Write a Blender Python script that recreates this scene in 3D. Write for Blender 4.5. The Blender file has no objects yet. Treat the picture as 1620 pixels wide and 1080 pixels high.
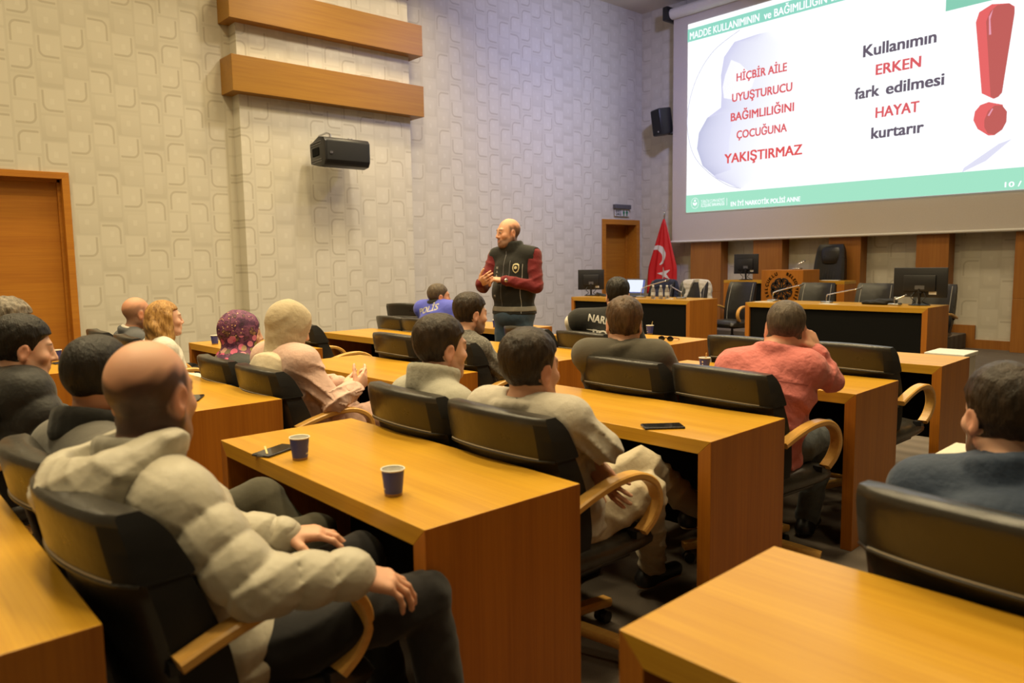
import bpy, bmesh, math, random
import numpy as np
from mathutils import Vector, Matrix
from mathutils.bvhtree import BVHTree
from concurrent.futures import ThreadPoolExecutor

random.seed(7)
PI = math.pi
S = bpy.context.scene
COL = S.collection

# ------------------------------------------------------------------ camera
cam_d = bpy.data.cameras.new('camera')
cam = bpy.data.objects.new('camera', cam_d)
COL.objects.link(cam)
R2 = Vector((0.66694465, 0.74495696, -0.01496535))
U2 = Vector((-0.06873374, 0.08151027, 0.99429963))
FW = Vector((-0.74193026, 0.66211419, -0.10556652))
mw = Matrix((R2, U2, -FW)).transposed().to_4x4()
mw.translation = Vector((0, 0, 1.3796))
cam.matrix_world = mw
cam_d.sensor_width = 36.0
cam_d.lens = 26.393
cam_d.clip_start = 0.05
cam_d.dof.use_dof = True
cam_d.dof.focus_distance = 4.6
cam_d.dof.aperture_fstop = 3.2
S.camera = cam

# ------------------------------------------------------------------ exposure, world, ceiling lamps and added fill lamps
S.view_settings.view_transform = 'Standard'
S.view_settings.look = 'None'
S.view_settings.gamma = 1.0
S.view_settings.use_curve_mapping = False
S.view_settings.exposure = 0.0
w = bpy.data.worlds.new('hall_air'); S.world = w; w.use_nodes = True
w.node_tree.nodes['Background'].inputs[0].default_value = (1.0, 0.80, 0.58, 1)
w.node_tree.nodes['Background'].inputs[1].default_value = 0.03
S.cycles.max_bounces = 6
S.cycles.diffuse_bounces = 3
S.cycles.glossy_bounces = 3
S.cycles.use_denoising = True
S.cycles.caustics_reflective = False
S.cycles.caustics_refractive = False
S.cycles.sample_clamp_indirect = 4.0

def area(name, loc, size, power, color, rot=(0, 0, 0), spread=PI, sy=None):
    l = bpy.data.lights.new(name, 'AREA'); l.energy = power; l.color = color
    l.size = size; l.spread = spread
    if sy: l.shape = 'RECTANGLE'; l.size_y = sy
    o = bpy.data.objects.new(name, l); o.location = loc; o.rotation_euler = rot
    COL.objects.link(o); return o

WARM = (1.0, 0.80, 0.45)
for lx in (-8.6, -6.8, -5.0, -3.2, -1.5):
    for ly in (0.4, 2.5, 4.6, 6.7):
        area('ceiling_and_fill_lamp', (lx, ly, 6.1), 0.5, 36 if lx < -8 else 42, WARM, spread=2.25)
for lx in (-7.2, -4.4, -1.8):
    area('ceiling_and_fill_lamp', (lx, -2.2, 6.1), 0.55, 46, WARM)  # rear row added as fill for surfaces facing the camera
for ly in (0.6, 3.4):
    area('side_fill_lamp', (1.6, ly, 6.1), 0.5, 34, WARM)  # added fill lamps, brighten the desk end panels that face right
for lx in (-7.0, -4.6, -2.2):
    area('dais_lamp', (lx, 9.6, 6.1), 0.5, 32, (1.0, 0.80, 0.50), spread=2.3)
area('column_lamp', (-7.4, 5.4, 6.0), 0.3, 24, (1.0, 0.86, 0.66), rot=(0, math.radians(35), 0), spread=1.6)
area('projector_spill_fill', (-5.6, 9.0, 5.9), 0.4, 80, (0.50, 0.52, 1.0), rot=(0, math.radians(58), math.radians(-14)), spread=2.0)  # added cool lamp, imitates projector spill on the left wall

# ------------------------------------------------------------------ materials
def lin(c):
    return tuple(((v / 12.92) if v <= 0.04045 else ((v + 0.055) / 1.055) ** 2.4) for v in c)
def rgb(r, g, b): return lin((r / 255, g / 255, b / 255)) + (1,)

class NT:
    """tiny node-graph writer"""
    def __init__(self, mat):
        self.t = mat.node_tree; self.n = self.t.nodes; self.l = self.t.links
        self.p = self.n['Principled BSDF']
    def node(self, kind, **kw):
        x = self.n.new(kind)
        for k, v in kw.items(): setattr(x, k, v)
        return x
    def put(self, sock, v):
        if isinstance(v, bpy.types.NodeSocket): self.l.new(v, sock)
        elif v is not None: sock.default_value = v
    def math(self, op, a, b=None, c=None):
        x = self.node('ShaderNodeMath', operation=op)
        for i, v in enumerate((a, b, c)):
            if v is not None: self.put(x.inputs[i], v)
        return x.outputs[0]
    def mix(self, f, a, b):
        x = self.node('ShaderNodeMix', data_type='RGBA')
        self.put(x.inputs[0], f); self.put(x.inputs[6], a); self.put(x.inputs[7], b)
        return x.outputs[2]
    def coord(self, which='Object'): return self.node('ShaderNodeTexCoord').outputs[which]
    def mapping(self, v, scale=(1, 1, 1), loc=(0, 0, 0)):
        x = self.node('ShaderNodeMapping'); self.l.new(v, x.inputs[0])
        x.inputs['Scale'].default_value = scale; x.inputs['Location'].default_value = loc
        return x.outputs[0]
    def noise(self, v, scale=5, detail=2, rough=0.5):
        x = self.node('ShaderNodeTexNoise'); self.l.new(v, x.inputs['Vector'])
        x.inputs['Scale'].default_value = scale; x.inputs['Detail'].default_value = detail
        x.inputs['Roughness'].default_value = rough
        return x.outputs[0]
    def ramp(self, f, stops):
        x = self.node('ShaderNodeValToRGB'); self.l.new(f, x.inputs[0])
        e = x.color_ramp.elements
        while len(e) < len(stops): e.new(0.5)
        for i, (p, c) in enumerate(stops): e[i].position = p; e[i].color = c
        return x.outputs[0]
    def bump(self, h, strength=0.2, dist=0.01):
        x = self.node('ShaderNodeBump'); self.l.new(h, x.inputs['Height'])
        x.inputs['Strength'].default_value = strength; x.inputs['Distance'].default_value = dist
        self.l.new(x.outputs[0], self.p.inputs['Normal'])
MATS = {}
def base_mat(name, color=(0.5, 0.5, 0.5, 1), rough=0.5, metal=0.0, **kw):
    m = bpy.data.materials.new(name); m.use_nodes = True
    p = m.node_tree.nodes['Principled BSDF']
    p.inputs['Base Color'].default_value = color
    p.inputs['Roughness'].default_value = rough
    p.inputs['Metallic'].default_value = metal
    for k, v in kw.items(): p.inputs[k].default_value = v
    MATS[name] = m
    return m
def plain(name, color, rough=0.5, metal=0.0, bump=0.0, bscale=60, **kw):
    m = base_mat(name, color, rough, metal, **kw)
    t = NT(m); n = t.noise(t.coord(), bscale, 3)
    c2 = tuple(v * 0.86 for v in color[:3]) + (1,)
    t.put(t.p.inputs['Base Color'], t.mix(n, color, c2))
    if bump: t.bump(n, bump, 0.004)
    return m
def cloth(name, color, scale=260, amp=0.35, bump=0.35, fold=0.0, rough=0.9, c2=None, dark=0.72):
    """woven cloth: fine thread noise, soft larger wrinkles"""
    m = base_mat(name, color, rough); t = NT(m); co = t.coord()
    n = t.noise(co, scale, 3, 0.7); big = t.noise(co, 11, 3, 0.55)
    cc = c2 or tuple(v * dark for v in color[:3]) + (1,)
    t.put(t.p.inputs['Base Color'], t.mix(t.math('MULTIPLY', n, amp * 2), color, cc))
    h = t.math('ADD', t.math('MULTIPLY', n, 0.15), t.math('MULTIPLY', big, 1.0 + fold))
    t.bump(h, bump, 0.02)
    t.p.inputs['Sheen Weight'].default_value = 0.15
    t.p.inputs['Specular IOR Level'].default_value = 0.25
    return m
def wood(name, axis, c1, c2, rough=0.33, sc=1.0, c3=None):
    m = base_mat(name, c1, rough); t = NT(m); co = t.coord()
    s = {'x': (0.9, 26, 26), 'y': (26, 0.9, 26), 'z': (26, 26, 0.9)}[axis]
    s = tuple(v * sc for v in s)
    s2 = tuple(v * 5.5 if v > 2 else v * 2.2 for v in s)
    n1 = t.noise(t.mapping(co, s), 1.0, 4, 0.6); n2 = t.noise(t.mapping(co, s2), 1.0, 2, 0.6)
    n3 = t.noise(t.mapping(co, tuple(v * 0.12 + 0.5 for v in s)), 1.0, 2)
    f = t.math('ADD', t.math('MULTIPLY', n1, 0.55), t.math('MULTIPLY', n2, 0.45))
    f = t.math('ADD', f, t.math('MULTIPLY', t.math('SUBTRACT', n3, 0.5), 0.35))
    col = t.ramp(f, [(0.30, c2), (0.62, c1)])
    t.put(t.p.inputs['Base Color'], col)
    t.bump(f, 0.05, 0.002)
    t.p.inputs['Specular IOR Level'].default_value = 0.45
    return m
def leather(name, color, rough=0.3):
    m = base_mat(name, color, rough); t = NT(m); co = t.coord()
    v = t.node('ShaderNodeTexVoronoi'); t.l.new(co, v.inputs['Vector']); v.inputs['Scale'].default_value = 220
    big = t.noise(co, 9, 3, 0.6)
    h = t.math('ADD', t.math('MULTIPLY', v.outputs[0], 0.06), big)
    t.bump(h, 0.16, 0.02)
    t.put(t.p.inputs['Roughness'], t.math('ADD', t.math('MULTIPLY', big, 0.22), rough - 0.1))
    return m

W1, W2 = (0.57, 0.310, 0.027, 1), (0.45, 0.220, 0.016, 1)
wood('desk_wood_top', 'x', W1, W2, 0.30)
wood('desk_wood_side_shaded', 'z', (0.46, 0.165, 0.014, 1), (0.33, 0.105, 0.008, 1), 0.45)  # same wood as the tops, shade on upright faces put into the colour
wood('desk_wood_edge', 'x', (0.60, 0.27, 0.058, 1), (0.46, 0.185, 0.036, 1), 0.36)
wood('beam_wood', 'y', (0.33, 0.158, 0.014, 1), (0.26, 0.112, 0.009, 1), 0.45)
wood('door_wood', 'y', (0.50, 0.200, 0.016, 1), (0.38, 0.130, 0.010, 1), 0.5)
wood('trim_wood', 'z', (0.37, 0.150, 0.027, 1), (0.27, 0.096, 0.016, 1), 0.45)
wood('arm_wood', 'y', (0.70, 0.40, 0.105, 1), (0.58, 0.30, 0.07, 1), 0.28)
leather('black_leather', (0.026, 0.023, 0.019, 1), 0.30)
leather('front_leather', (0.008, 0.008, 0.009, 1), 0.30)
plain('black_fabric', (0.012, 0.012, 0.013, 1), 0.85, bump=0.15, bscale=300)
plain('black_panel', (0.006, 0.006, 0.006, 1), 0.8, **{'Specular IOR Level': 0.12})
plain('black_plastic', (0.012, 0.012, 0.014, 1), 0.4)
plain('grey_plastic', (0.10, 0.10, 0.11, 1), 0.5)
plain('steel', (0.62, 0.62, 0.64, 1), 0.25, 1.0)
plain('chrome', (0.8, 0.8, 0.82, 1), 0.12, 1.0)
plain('white_stitch', (0.55, 0.53, 0.48, 1), 0.7)
plain('screen_cloth', (0.62, 0.57, 0.53, 1), 0.85)
plain('white_paint', (0.72, 0.70, 0.66, 1), 0.5)
plain('cream_laminate', (0.72, 0.66, 0.48, 1), 0.4)
plain('ceiling_paint', (0.70, 0.66, 0.60, 1), 0.9)

def carpet():
    m = base_mat('carpet', (0.10, 0.085, 0.075, 1), 0.95); t = NT(m); co = t.coord()
    n = t.noise(co, 240, 3, 0.8); b = t.noise(co, 3, 2)
    wv = t.node('ShaderNodeTexWave', wave_type='BANDS', bands_direction='Y'); t.l.new(co, wv.inputs['Vector'])
    wv.inputs['Scale'].default_value = 1.6; wv.inputs['Distortion'].default_value = 1.5
    f = t.math('ADD', t.math('MULTIPLY', n, 0.6), t.math('ADD', t.math('MULTIPLY', b, 0.25), t.math('MULTIPLY', wv.outputs[0], 0.15)))
    t.put(t.p.inputs['Base Color'], t.ramp(f, [(0.3, (0.085, 0.066, 0.052, 1)), (0.75, (0.20, 0.165, 0.135, 1))]))
    t.bump(n, 0.5, 0.01)
carpet()

def wallpaper(name, ax):
    """cream wallpaper: grid of cells, each with a rounded hook line, a tone square or a small inner block"""
    m = base_mat(name, (0.6, 0.55, 0.45, 1), 0.75); t = NT(m)
    sp = t.node('ShaderNodeSeparateXYZ'); t.l.new(t.coord(), sp.inputs[0])
    CW, CH = 0.262, 0.295
    # every other column is narrower
    u = t.math('DIVIDE', sp.outputs[ax], CW); v = t.math('DIVIDE', sp.outputs[2], CH)
    iu = t.math('FLOOR', u); fu0 = t.math('FRACT', u)
    par = t.math('FLOORED_MODULO', iu, 2.0)
    v = t.math('ADD', v, t.math('MULTIPLY', par, 0.47))
    iv = t.math('FLOOR', v); fv0 = t.math('FRACT', v)
    cx = t.node('ShaderNodeCombineXYZ'); t.put(cx.inputs[0], t.math('ADD', iu, 0.5)); t.put(cx.inputs[1], t.math('ADD', t.math('MULTIPLY', t.math('FLOORED_MODULO', iv, 2.0), 1.0), 3.5))
    wn = t.node('ShaderNodeTexWhiteNoise', noise_dimensions='3D'); t.l.new(cx.outputs[0], wn.inputs['Vector'])
    cs = t.node('ShaderNodeSeparateColor'); t.l.new(wn.outputs['Color'], cs.inputs[0])
    ra, rb, rc = cs.outputs
    fa = t.math('GREATER_THAN', ra, 0.5); fb = t.math('GREATER_THAN', rb, 0.5)
    fl = lambda f, k: t.math('ABSOLUTE', t.math('SUBTRACT', f, k))
    gu, gv = fl(fu0, fa), fl(fv0, fb)                     # flipped per cell
    # hook: rounded-corner line along two sides
    def sdbox(x, y, cx_, cy_, hx, hy, r):
        qx = t.math('SUBTRACT', t.math('ABSOLUTE', t.math('SUBTRACT', x, cx_)), hx - r)
        qy = t.math('SUBTRACT', t.math('ABSOLUTE', t.math('SUBTRACT', y, cy_)), hy - r)
        ox = t.math('MAXIMUM', qx, 0.0); oy = t.math('MAXIMUM', qy, 0.0)
        ln = t.math('SQRT', t.math('ADD', t.math('MULTIPLY', ox, ox), t.math('MULTIPLY', oy, oy)))
        return t.math('SUBTRACT', t.math('ADD', ln, t.math('MINIMUM', t.math('MAXIMUM', qx, qy), 0.0)), r)
    def band(d, wd): return t.math('LESS_THAN', t.math('ABSOLUTE', d), wd)
    hook = band(sdbox(gu, gv, 0.62, 0.62, 0.46, 0.46, 0.24), 0.042)
    lim = t.math('MULTIPLY', t.math('LESS_THAN', gu, 0.9), t.math('LESS_THAN', gv, 0.9))
    hook = t.math('MULTIPLY', hook, lim)
    inner = t.math('LESS_THAN', sdbox(gu, gv, 0.58, 0.58, 0.40, 0.40, 0.1), 0.0)
    is_hook = t.math('LESS_THAN', rc, 0.60)
    hook = t.math('MULTIPLY', hook, is_hook)
    grid = t.math('MAXIMUM', t.math('LESS_THAN', t.math('MINIMUM', fu0, t.math('SUBTRACT', 1.0, fu0)), 0.05),
                  t.math('LESS_THAN', t.math('MINIMUM', fv0, t.math('SUBTRACT', 1.0, fv0)), 0.05))
    block = t.math('LESS_THAN', sdbox(fu0, fv0, 0.5, 0.5, 0.085, 0.11, 0.01), 0.0)
    tone = t.math('MULTIPLY', t.math('SUBTRACT', 1.0, is_hook), t.math('SUBTRACT', 1.0, fv0))
    base = (0.60, 0.565, 0.475, 1)
    col = t.mix(t.math('MULTIPLY', tone, 0.5), base, (0.44, 0.405, 0.325, 1))
    col = t.mix(t.math('MULTIPLY', inner, 0.25), col, (0.68, 0.645, 0.555, 1))
    col = t.mix(t.math('MULTIPLY', grid, 0.55), col, (0.545, 0.51, 0.425, 1))
    col = t.mix(t.math('MULTIPLY', block, 0.35), col, (0.70, 0.67, 0.58, 1))
    col = t.mix(t.math('MULTIPLY', hook, 0.52), col, (0.37, 0.325, 0.245, 1))
    n = t.noise(t.coord(), 90, 2)
    col = t.mix(t.math('MULTIPLY', n, 0.08), col, (0.4, 0.36, 0.28, 1))
    t.put(t.p.inputs['Base Color'], col)
    return m
wallpaper('wallpaper_side', 1); wallpaper('wallpaper_front', 0)

def emit(name, color, strength):
    m = bpy.data.materials.new(name); m.use_nodes = True
    p = m.node_tree.nodes['Principled BSDF']
    p.inputs['Base Color'].default_value = (0.02, 0.02, 0.02, 1); p.inputs['Specular IOR Level'].default_value = 0.0
    p.inputs['Roughness'].default_value = 1
    p.inputs['Emission Color'].default_value = color; p.inputs['Emission Strength'].default_value = strength
    MATS[name] = m; return m

# ------------------------------------------------------------------ object helpers
def link(name, me, mat=None, parent=None, smooth=False):
    o = bpy.data.objects.new(name, me); COL.objects.link(o)
    if mat is not None:
        for k in (mat if isinstance(mat, (list, tuple)) else [mat]): me.materials.append(MATS[k] if isinstance(k, str) else k)
    if parent is not None: o.parent = parent
    if smooth:
        me.polygons.foreach_set('use_smooth', [True] * len(me.polygons))
    return o
def tag(o, label=None, cat=None, group=None, kind=None):
    if label: o['label'] = label
    if cat: o['category'] = cat
    if group: o['group'] = group
    if kind: o['kind'] = kind
    return o
def thing(name, label, cat, loc=(0, 0, 0), rz=0.0, group=None):
    o = bpy.data.objects.new(name, None); COL.objects.link(o); o.empty_display_size = 0.1
    o.location = loc; o.rotation_euler = (0, 0, rz)
    return tag(o, label, cat, group)
def dup(root, loc, rz, label=None, group=None):
    r = root.copy(); COL.objects.link(r); r.location = loc; r.rotation_euler = (0, 0, rz); r.scale = (1, 1, 1)
    if label: r['label'] = label
    if group: r['group'] = group
    for ch in list(root.children):
        c = ch.copy(); COL.objects.link(c); c.parent = r
        for g in ch.children:
            d = g.copy(); COL.objects.link(d); d.parent = c
    return r

class B:
    """collects shapes into one mesh"""
    def __init__(self): self.bm = bmesh.new(); self.mi = 0
    def _mi(self, faces):
        for f in faces: f.material_index = self.mi
    def box(self, x0, y0, z0, x1, y1, z1, bev=0.0, seg=2, M=None):
        vs = [self.bm.verts.new((x, y, z)) for z in (z0, z1) for y in (y0, y1) for x in (x0, x1)]
        q = [(0, 2, 3, 1), (4, 5, 7, 6), (0, 1, 5, 4), (2, 6, 7, 3), (0, 4, 6, 2), (1, 3, 7, 5)]
        fs = [self.bm.faces.new([vs[i] for i in f]) for f in q]
        self._mi(fs)
        if M is not None:
            for v in vs: v.co = M @ v.co
        if bev > 0:
            es = list({e for f in fs for e in f.edges})
            r = bmesh.ops.bevel(self.bm, geom=es, offset=bev, segments=seg, affect='EDGES', profile=0.5)
            self._mi(r['faces'])
        return self
    def prism(self, pts, axis, a, b, bev=0.0):
        """polygon pts in the two other axes, extruded along axis from a to b"""
        def co(p, t):
            return {'x': (t, p[0], p[1]), 'y': (p[0], t, p[1]), 'z': (p[0], p[1], t)}[axis]
        v0 = [self.bm.verts.new(co(p, a)) for p in pts]; v1 = [self.bm.verts.new(co(p, b)) for p in pts]
        n = len(pts); fs = [self.bm.faces.new(v0), self.bm.faces.new(v1[::-1])]
        for i in range(n): fs.append(self.bm.faces.new((v0[i], v1[i], v1[(i + 1) % n], v0[(i + 1) % n])))
        self._mi(fs)
        if bev > 0:
            es = list({e for f in fs for e in f.edges})
            r = bmesh.ops.bevel(self.bm, geom=es, offset=bev, segments=2, affect='EDGES', profile=0.5)
            self._mi(r['faces'])
        return self
    def rings(self, rings, cap=True, closed=True):
        vr = [[self.bm.verts.new(p) for p in r] for r in rings]
        n = len(vr[0]); fs = []
        for a, b in zip(vr, vr[1:]):
            for i in range(n if closed else n - 1):
                fs.append(self.bm.faces.new((a[i], a[(i + 1) % n], b[(i + 1) % n], b[i])))
        if cap and closed:
            fs.append(self.bm.faces.new(vr[0][::-1])); fs.append(self.bm.faces.new(vr[-1]))
        self._mi(fs); return self
    def lathe(self, prof, n=24, M=None, cap=True):
        rs = []
        for r, z in prof:
            rs.append([Vector((r * math.cos(2 * PI * i / n), r * math.sin(2 * PI * i / n), z)) for i in range(n)])
        if M is not None: rs = [[M @ p for p in r] for r in rs]
        return self.rings(rs, cap)
    def tube(self, pts, r, n=8, closed=False):
        pts = [Vector(p) for p in pts]; rs = []
        up = None
        for i, p in enumerate(pts):
            a = pts[max(i - 1, 0)]; b = pts[min(i + 1, len(pts) - 1)]
            t = (b - a).normalized()
            if up is None: up = t.orthogonal().normalized()
            up = (up - t * up.dot(t)).normalized(); sd = t.cross(up)
            rr = r[i] if isinstance(r, (list, tuple)) else r
            rs.append([p + (up * math.cos(2 * PI * k / n) + sd * math.sin(2 * PI * k / n)) * rr for k in range(n)])
        return self.rings(rs)
    def ribbon(self, pts, wd, th, side, rnd=0.3):
        """flat band swept along pts; side = width direction"""
        pts = [Vector(p) for p in pts]; side = Vector(side).normalized(); rs = []
        for i, p in enumerate(pts):
            a = pts[max(i - 1, 0)]; b = pts[min(i + 1, len(pts) - 1)]
            t = (b - a).normalized(); nn = t.cross(side).normalized()
            ring = []
            for (sx, sy) in ((-1, -rnd), (-1 + rnd * .35, -1), (1 - rnd * .35, -1), (1, -rnd), (1, rnd), (1 - rnd * .35, 1), (-1 + rnd * .35, 1), (-1, rnd)):
                ring.append(p + side * sx * wd / 2 + nn * sy * th / 2)
            rs.append(ring)
        return self.rings(rs)
    def poly(self, pts):
        self._mi([self.bm.faces.new([self.bm.verts.new(p) for p in pts])]); return self
    def mesh(self, name):
        bmesh.ops.recalc_face_normals(self.bm, faces=self.bm.faces)
        me = bpy.data.meshes.new(name); self.bm.to_mesh(me); self.bm.free(); return me
    def done(self, name, mat, parent=None, smooth=False, loc=None, rot=None, angle=None):
        o = link(name, self.mesh(name), mat, parent, smooth or angle is not None)
        if angle is not None:
            o.data.polygons.foreach_set('use_smooth', [True] * len(o.data.polygons))
            o.data.set_sharp_from_angle(angle=math.radians(angle))
        if loc is not None: o.location = loc
        if rot is not None: o.rotation_euler = rot
        return o

def smooth_path(pts, n=8):
    """Catmull-Rom through pts"""
    P = [Vector(p) for p in pts]; out = []
    for i in range(len(P) - 1):
        p0 = P[max(i - 1, 0)]; p1 = P[i]; p2 = P[i + 1]; p3 = P[min(i + 2, len(P) - 1)]
        for k in range(n):
            t = k / n
            out.append(0.5 * ((2 * p1) + (-p0 + p2) * t + (2 * p0 - 5 * p1 + 4 * p2 - p3) * t * t + (-p0 + 3 * p1 - 3 * p2 + p3) * t ** 3))
    out.append(P[-1]); return out

def text_mesh(body, width=None, height=None, bold=0.0, spacing=1.0, extrude=0.0, align='CENTER', res=3):
    """mesh of a line of lettering in the xy plane, fitted to width and height, origin at its left-bottom or centre"""
    c = bpy.data.curves.new('lettering', 'FONT'); c.body = body; c.size = 1.0
    c.space_character = spacing; c.extrude = extrude; c.resolution_u = res
    o = bpy.data.objects.new('lettering', c); COL.objects.link(o)
    dg = bpy.context.evaluated_depsgraph_get(); dg.update()
    me = bpy.data.meshes.new_from_object(o.evaluated_get(dg))
    bpy.data.objects.remove(o); bpy.data.curves.remove(c)
    if bold > 0:
        bm = bmesh.new()
        for k in (-1, 0, 1):
            for q in ((0,) if bold < 0.02 else (-1, 1)):
                m2 = me.copy(); m2.transform(Matrix.Translation((k * bold, q * bold * 0.5, 0.0))); bm.from_mesh(m2); bpy.data.meshes.remove(m2)
        bm.to_mesh(me); bm.free()
    n = len(me.vertices); a = np.empty(n * 3, np.float32); me.vertices.foreach_get('co', a); a = a.reshape(n, 3)
    lo, hi = a.min(0), a.max(0)
    if align == 'CENTER': a[:, 0] -= (lo[0] + hi[0]) / 2
    else: a[:, 0] -= lo[0]
    sx = width / (hi[0] - lo[0]) if width else None
    sy = height / 0.73 if height else sx
    sx = sx or sy
    a[:, 0] *= sx; a[:, 1] *= sy; a[:, 2] *= 1.0
    me.vertices.foreach_set('co', a.ravel()); me.update()
    return me

# ================================================================== the room
XW, YF, HC = -9.934, 12.515, 6.3
def struct(o): o['kind'] = 'structure'; return o
b = B(); b.box(XW - 0.3, -5, -0.1, 7.0, YF + 0.3, 0); struct(b.done('floor', 'carpet'))
b = B(); b.box(XW - 0.3, -5, HC, 7.0, YF + 0.3, HC + 0.1); struct(b.done('ceiling', 'ceiling_paint'))
b = B()
for (y0, y1, z0, z1) in ((-5, 0.25, 0, HC), (0.25, 2.0, 2.40, HC), (2.0, 11.36, 0, HC), (11.36, 12.36, 2.12, HC), (12.36, YF, 0, HC)):
    b.box(XW - 0.3, y0, z0, XW, y1, z1)
struct(b.done('wall_left', 'wallpaper_side'))
b = B(); b.box(XW - 0.3, YF, 0, 7.0, YF + 0.3, HC); struct(b.done('wall_front', 'wallpaper_front'))
b = B(); b.box(7.0, -5, 0, 7.3, YF, HC); struct(b.done('wall_right', 'wallpaper_side'))
b = B(); b.box(XW - 0.3, -5.3, 0, 7.0, -5, HC); struct(b.done('wall_back', 'wallpaper_front'))
# wide flat column on the left wall, and the three wooden beams across it
b = B(); b.box(XW, 4.03, 0, -9.72, 6.67, HC); struct(b.done('trim_1', 'wallpaper_side'))
for k, (z0, z1) in enumerate(((3.576, 4.026), (4.464, 4.909), (5.36, 5.81))):
    b = B(); b.box(0, -1.462, 0, 0.379, 1.462, z1 - z0, bev=0.004)
    o = b.done('wooden_beam', 'beam_wood', loc=(XW, 5.354, z0)); o.rotation_euler = (0, 0, 0)
    tag(o, ('lowest wooden box beam across the wallpapered column, just above the loudspeaker',
            'middle wooden box beam across the wallpapered column, one gap above the lowest beam',
            'topmost wooden beam on the column, only its lower right corner in view')[k], 'beam', 'wooden beams across the column')
# doors
def door(n, y0, y1, zt, depth, fw, leaf_seam):
    """frame outer edges y0..y1, top zt; the leaf sits back in the wall"""
    b = B()
    b.prism([(y0, 0), (y0 + fw, 0), (y0 + fw, zt - fw), (y0, zt)], 'x', XW - depth, XW + 0.025, 0.003)
    b.prism([(y1, 0), (y1, zt), (y1 - fw, zt - fw), (y1 - fw, 0)], 'x', XW - depth, XW + 0.025, 0.003)
    b.prism([(y0, zt), (y0 + fw, zt - fw), (y1 - fw, zt - fw), (y1, zt)], 'x', XW - depth, XW + 0.025, 0.003)
    f = struct(b.done('door_%d' % n, 'door_wood'))
    b = B(); b.box(XW - depth - 0.05, y0 + fw, 0.005, XW - depth, y1 - fw, zt - fw); b.done('door_leaf', 'door_wood', f)
    b = B(); b.box(XW - depth, y0 + fw, 0.0, XW - depth + 0.05, y0 + fw + 0.03, zt - fw)
    b.box(XW - depth, y1 - fw - 0.03, 0.0, XW - depth + 0.05, y1 - fw, zt - fw)
    b.box(XW - depth, y0 + fw, zt - fw - 0.03, XW - depth + 0.05, y1 - fw, zt - fw); b.done('door_stop', 'door_wood', f)
    return f
d = door(1, 0.21, 2.07, 2.47, 0.14, 0.075, True)
d = door(2, 11.278, 12.432, 2.19, 0.28, 0.1, False)
# skirting, the low carpeted dais and the pillars along the front wall
b = B(); b.box(-3.69, YF - 0.03, 0, 7.0, YF, 0.13); struct(b.done('baseboard_front', 'trim_wood'))
b = B(); b.box(XW, YF - 0.03, 0.22, -3.94, YF, 0.34); b.prism([(-3.94, 0.0), (-3.69, 0.0), (-3.69, 0.34), (-3.94, 0.34)], 'y', YF - 0.032, YF)
struct(b.done('trim_2', 'trim_wood'))
b = B(); b.box(XW, 10.72, 0, -3.80, YF - 0.033, 0.22, bev=0.01); struct(b.done('trim_3', 'carpet'))
for k, (x0, x1) in enumerate(((-8.55, -7.88), (-7.22, -6.66), (-5.84, -5.31), (-4.475, -4.02), (-3.18, -2.7))):
    b = B(); b.box(x0, 12.27, 0.0 if x0 > -3.8 else 0.22, x1, YF, 0.755, bev=0.004); b.box(x0 + 0.003, 12.273, 0.755, x1 - 0.003, YF, 0.762); b.box(x0, 12.27, 0.762, x1, YF, 2.6, bev=0.004)
    struct(b.done('trim_%d' % (k + 4), 'trim_wood'))

# ================================================================== projection screen
emit('slide_white', (0.965, 0.98, 1.0, 1), 1.12)
emit('slide_green_top', rgb(146, 218, 198), 1.0); emit('slide_green_low', rgb(163, 229, 200), 1.0)
emit('slide_green_tab', rgb(138, 207, 182), 1.0)
emit('slide_red', rgb(222, 96, 100), 1.0); emit('slide_red_deep', rgb(226, 88, 88), 1.0); emit('slide_grey', rgb(104, 94, 108), 1.0)
emit('slide_lavender', rgb(190, 190, 214), 1.0); emit('mark_side', rgb(233, 104, 104), 1.0); emit('mark_face', rgb(194, 96, 92), 1.0)
emit('mark_shine', rgb(236, 160, 180), 1.0); emit('slide_pale', rgb(226, 226, 246), 1.0)
scr = thing('projection_screen', 'wide roll-down projection screen on the front wall showing a slide with a red exclamation mark', 'screen', (-5.0, 12.2, 1.7))
SX, SY, SZ = -5.0, 12.2, 1.7
def L(x, y, z): return (x - SX, y - SY, z - SZ)
b = B(); b.box(-8.93 - SX, 0, 0.03, -1.6 - SX, 0.006, 6.0 - SZ); b.done('canvas', 'screen_cloth', scr)
b = B(); b.tube([L(-8.99, 12.2, 1.715), L(-1.55, 12.2, 1.715)], 0.022, 12); b.done('bottom_bar', 'white_paint', scr, angle=40)
b = B(); b.tube([L(-8.93, 12.15, 5.98), L(-1.6, 12.15, 5.98)], 0.1, 20); b.done('roller_tube', 'white_paint', scr, angle=40)
for sx in (-9.0, -1.55):
    b = B(); b.box(*L(sx - 0.07, 12.02, 5.86), *L(sx + 0.06, 12.5, 6.12), bev=0.03); b.done('wall_bracket', 'black_plastic', scr, angle=40)
def sq(x, z): return ((x * 0.9857), 1.3796 + (z - 1.3796) * 0.9857)          # slide layout -> metres on the cloth
x0, z0 = sq(-8.72, 2.275); x1, z1 = sq(-2.15, 5.785)
b = B(); b.box(*L(x0, 12.186, z0), *L(x1, 12.196, z1)); slide = b.done('slide', 'slide_white', scr)
lay = [0]
def patch(name, mat, pts, d=0.0015):
    lay[0] += 0.0012
    b = B(); y = 12.1845 - lay[0]
    b.poly([L(x, y, z) for x, z in (sq(*p) for p in pts)])
    return b.done(name, mat, slide)
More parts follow.
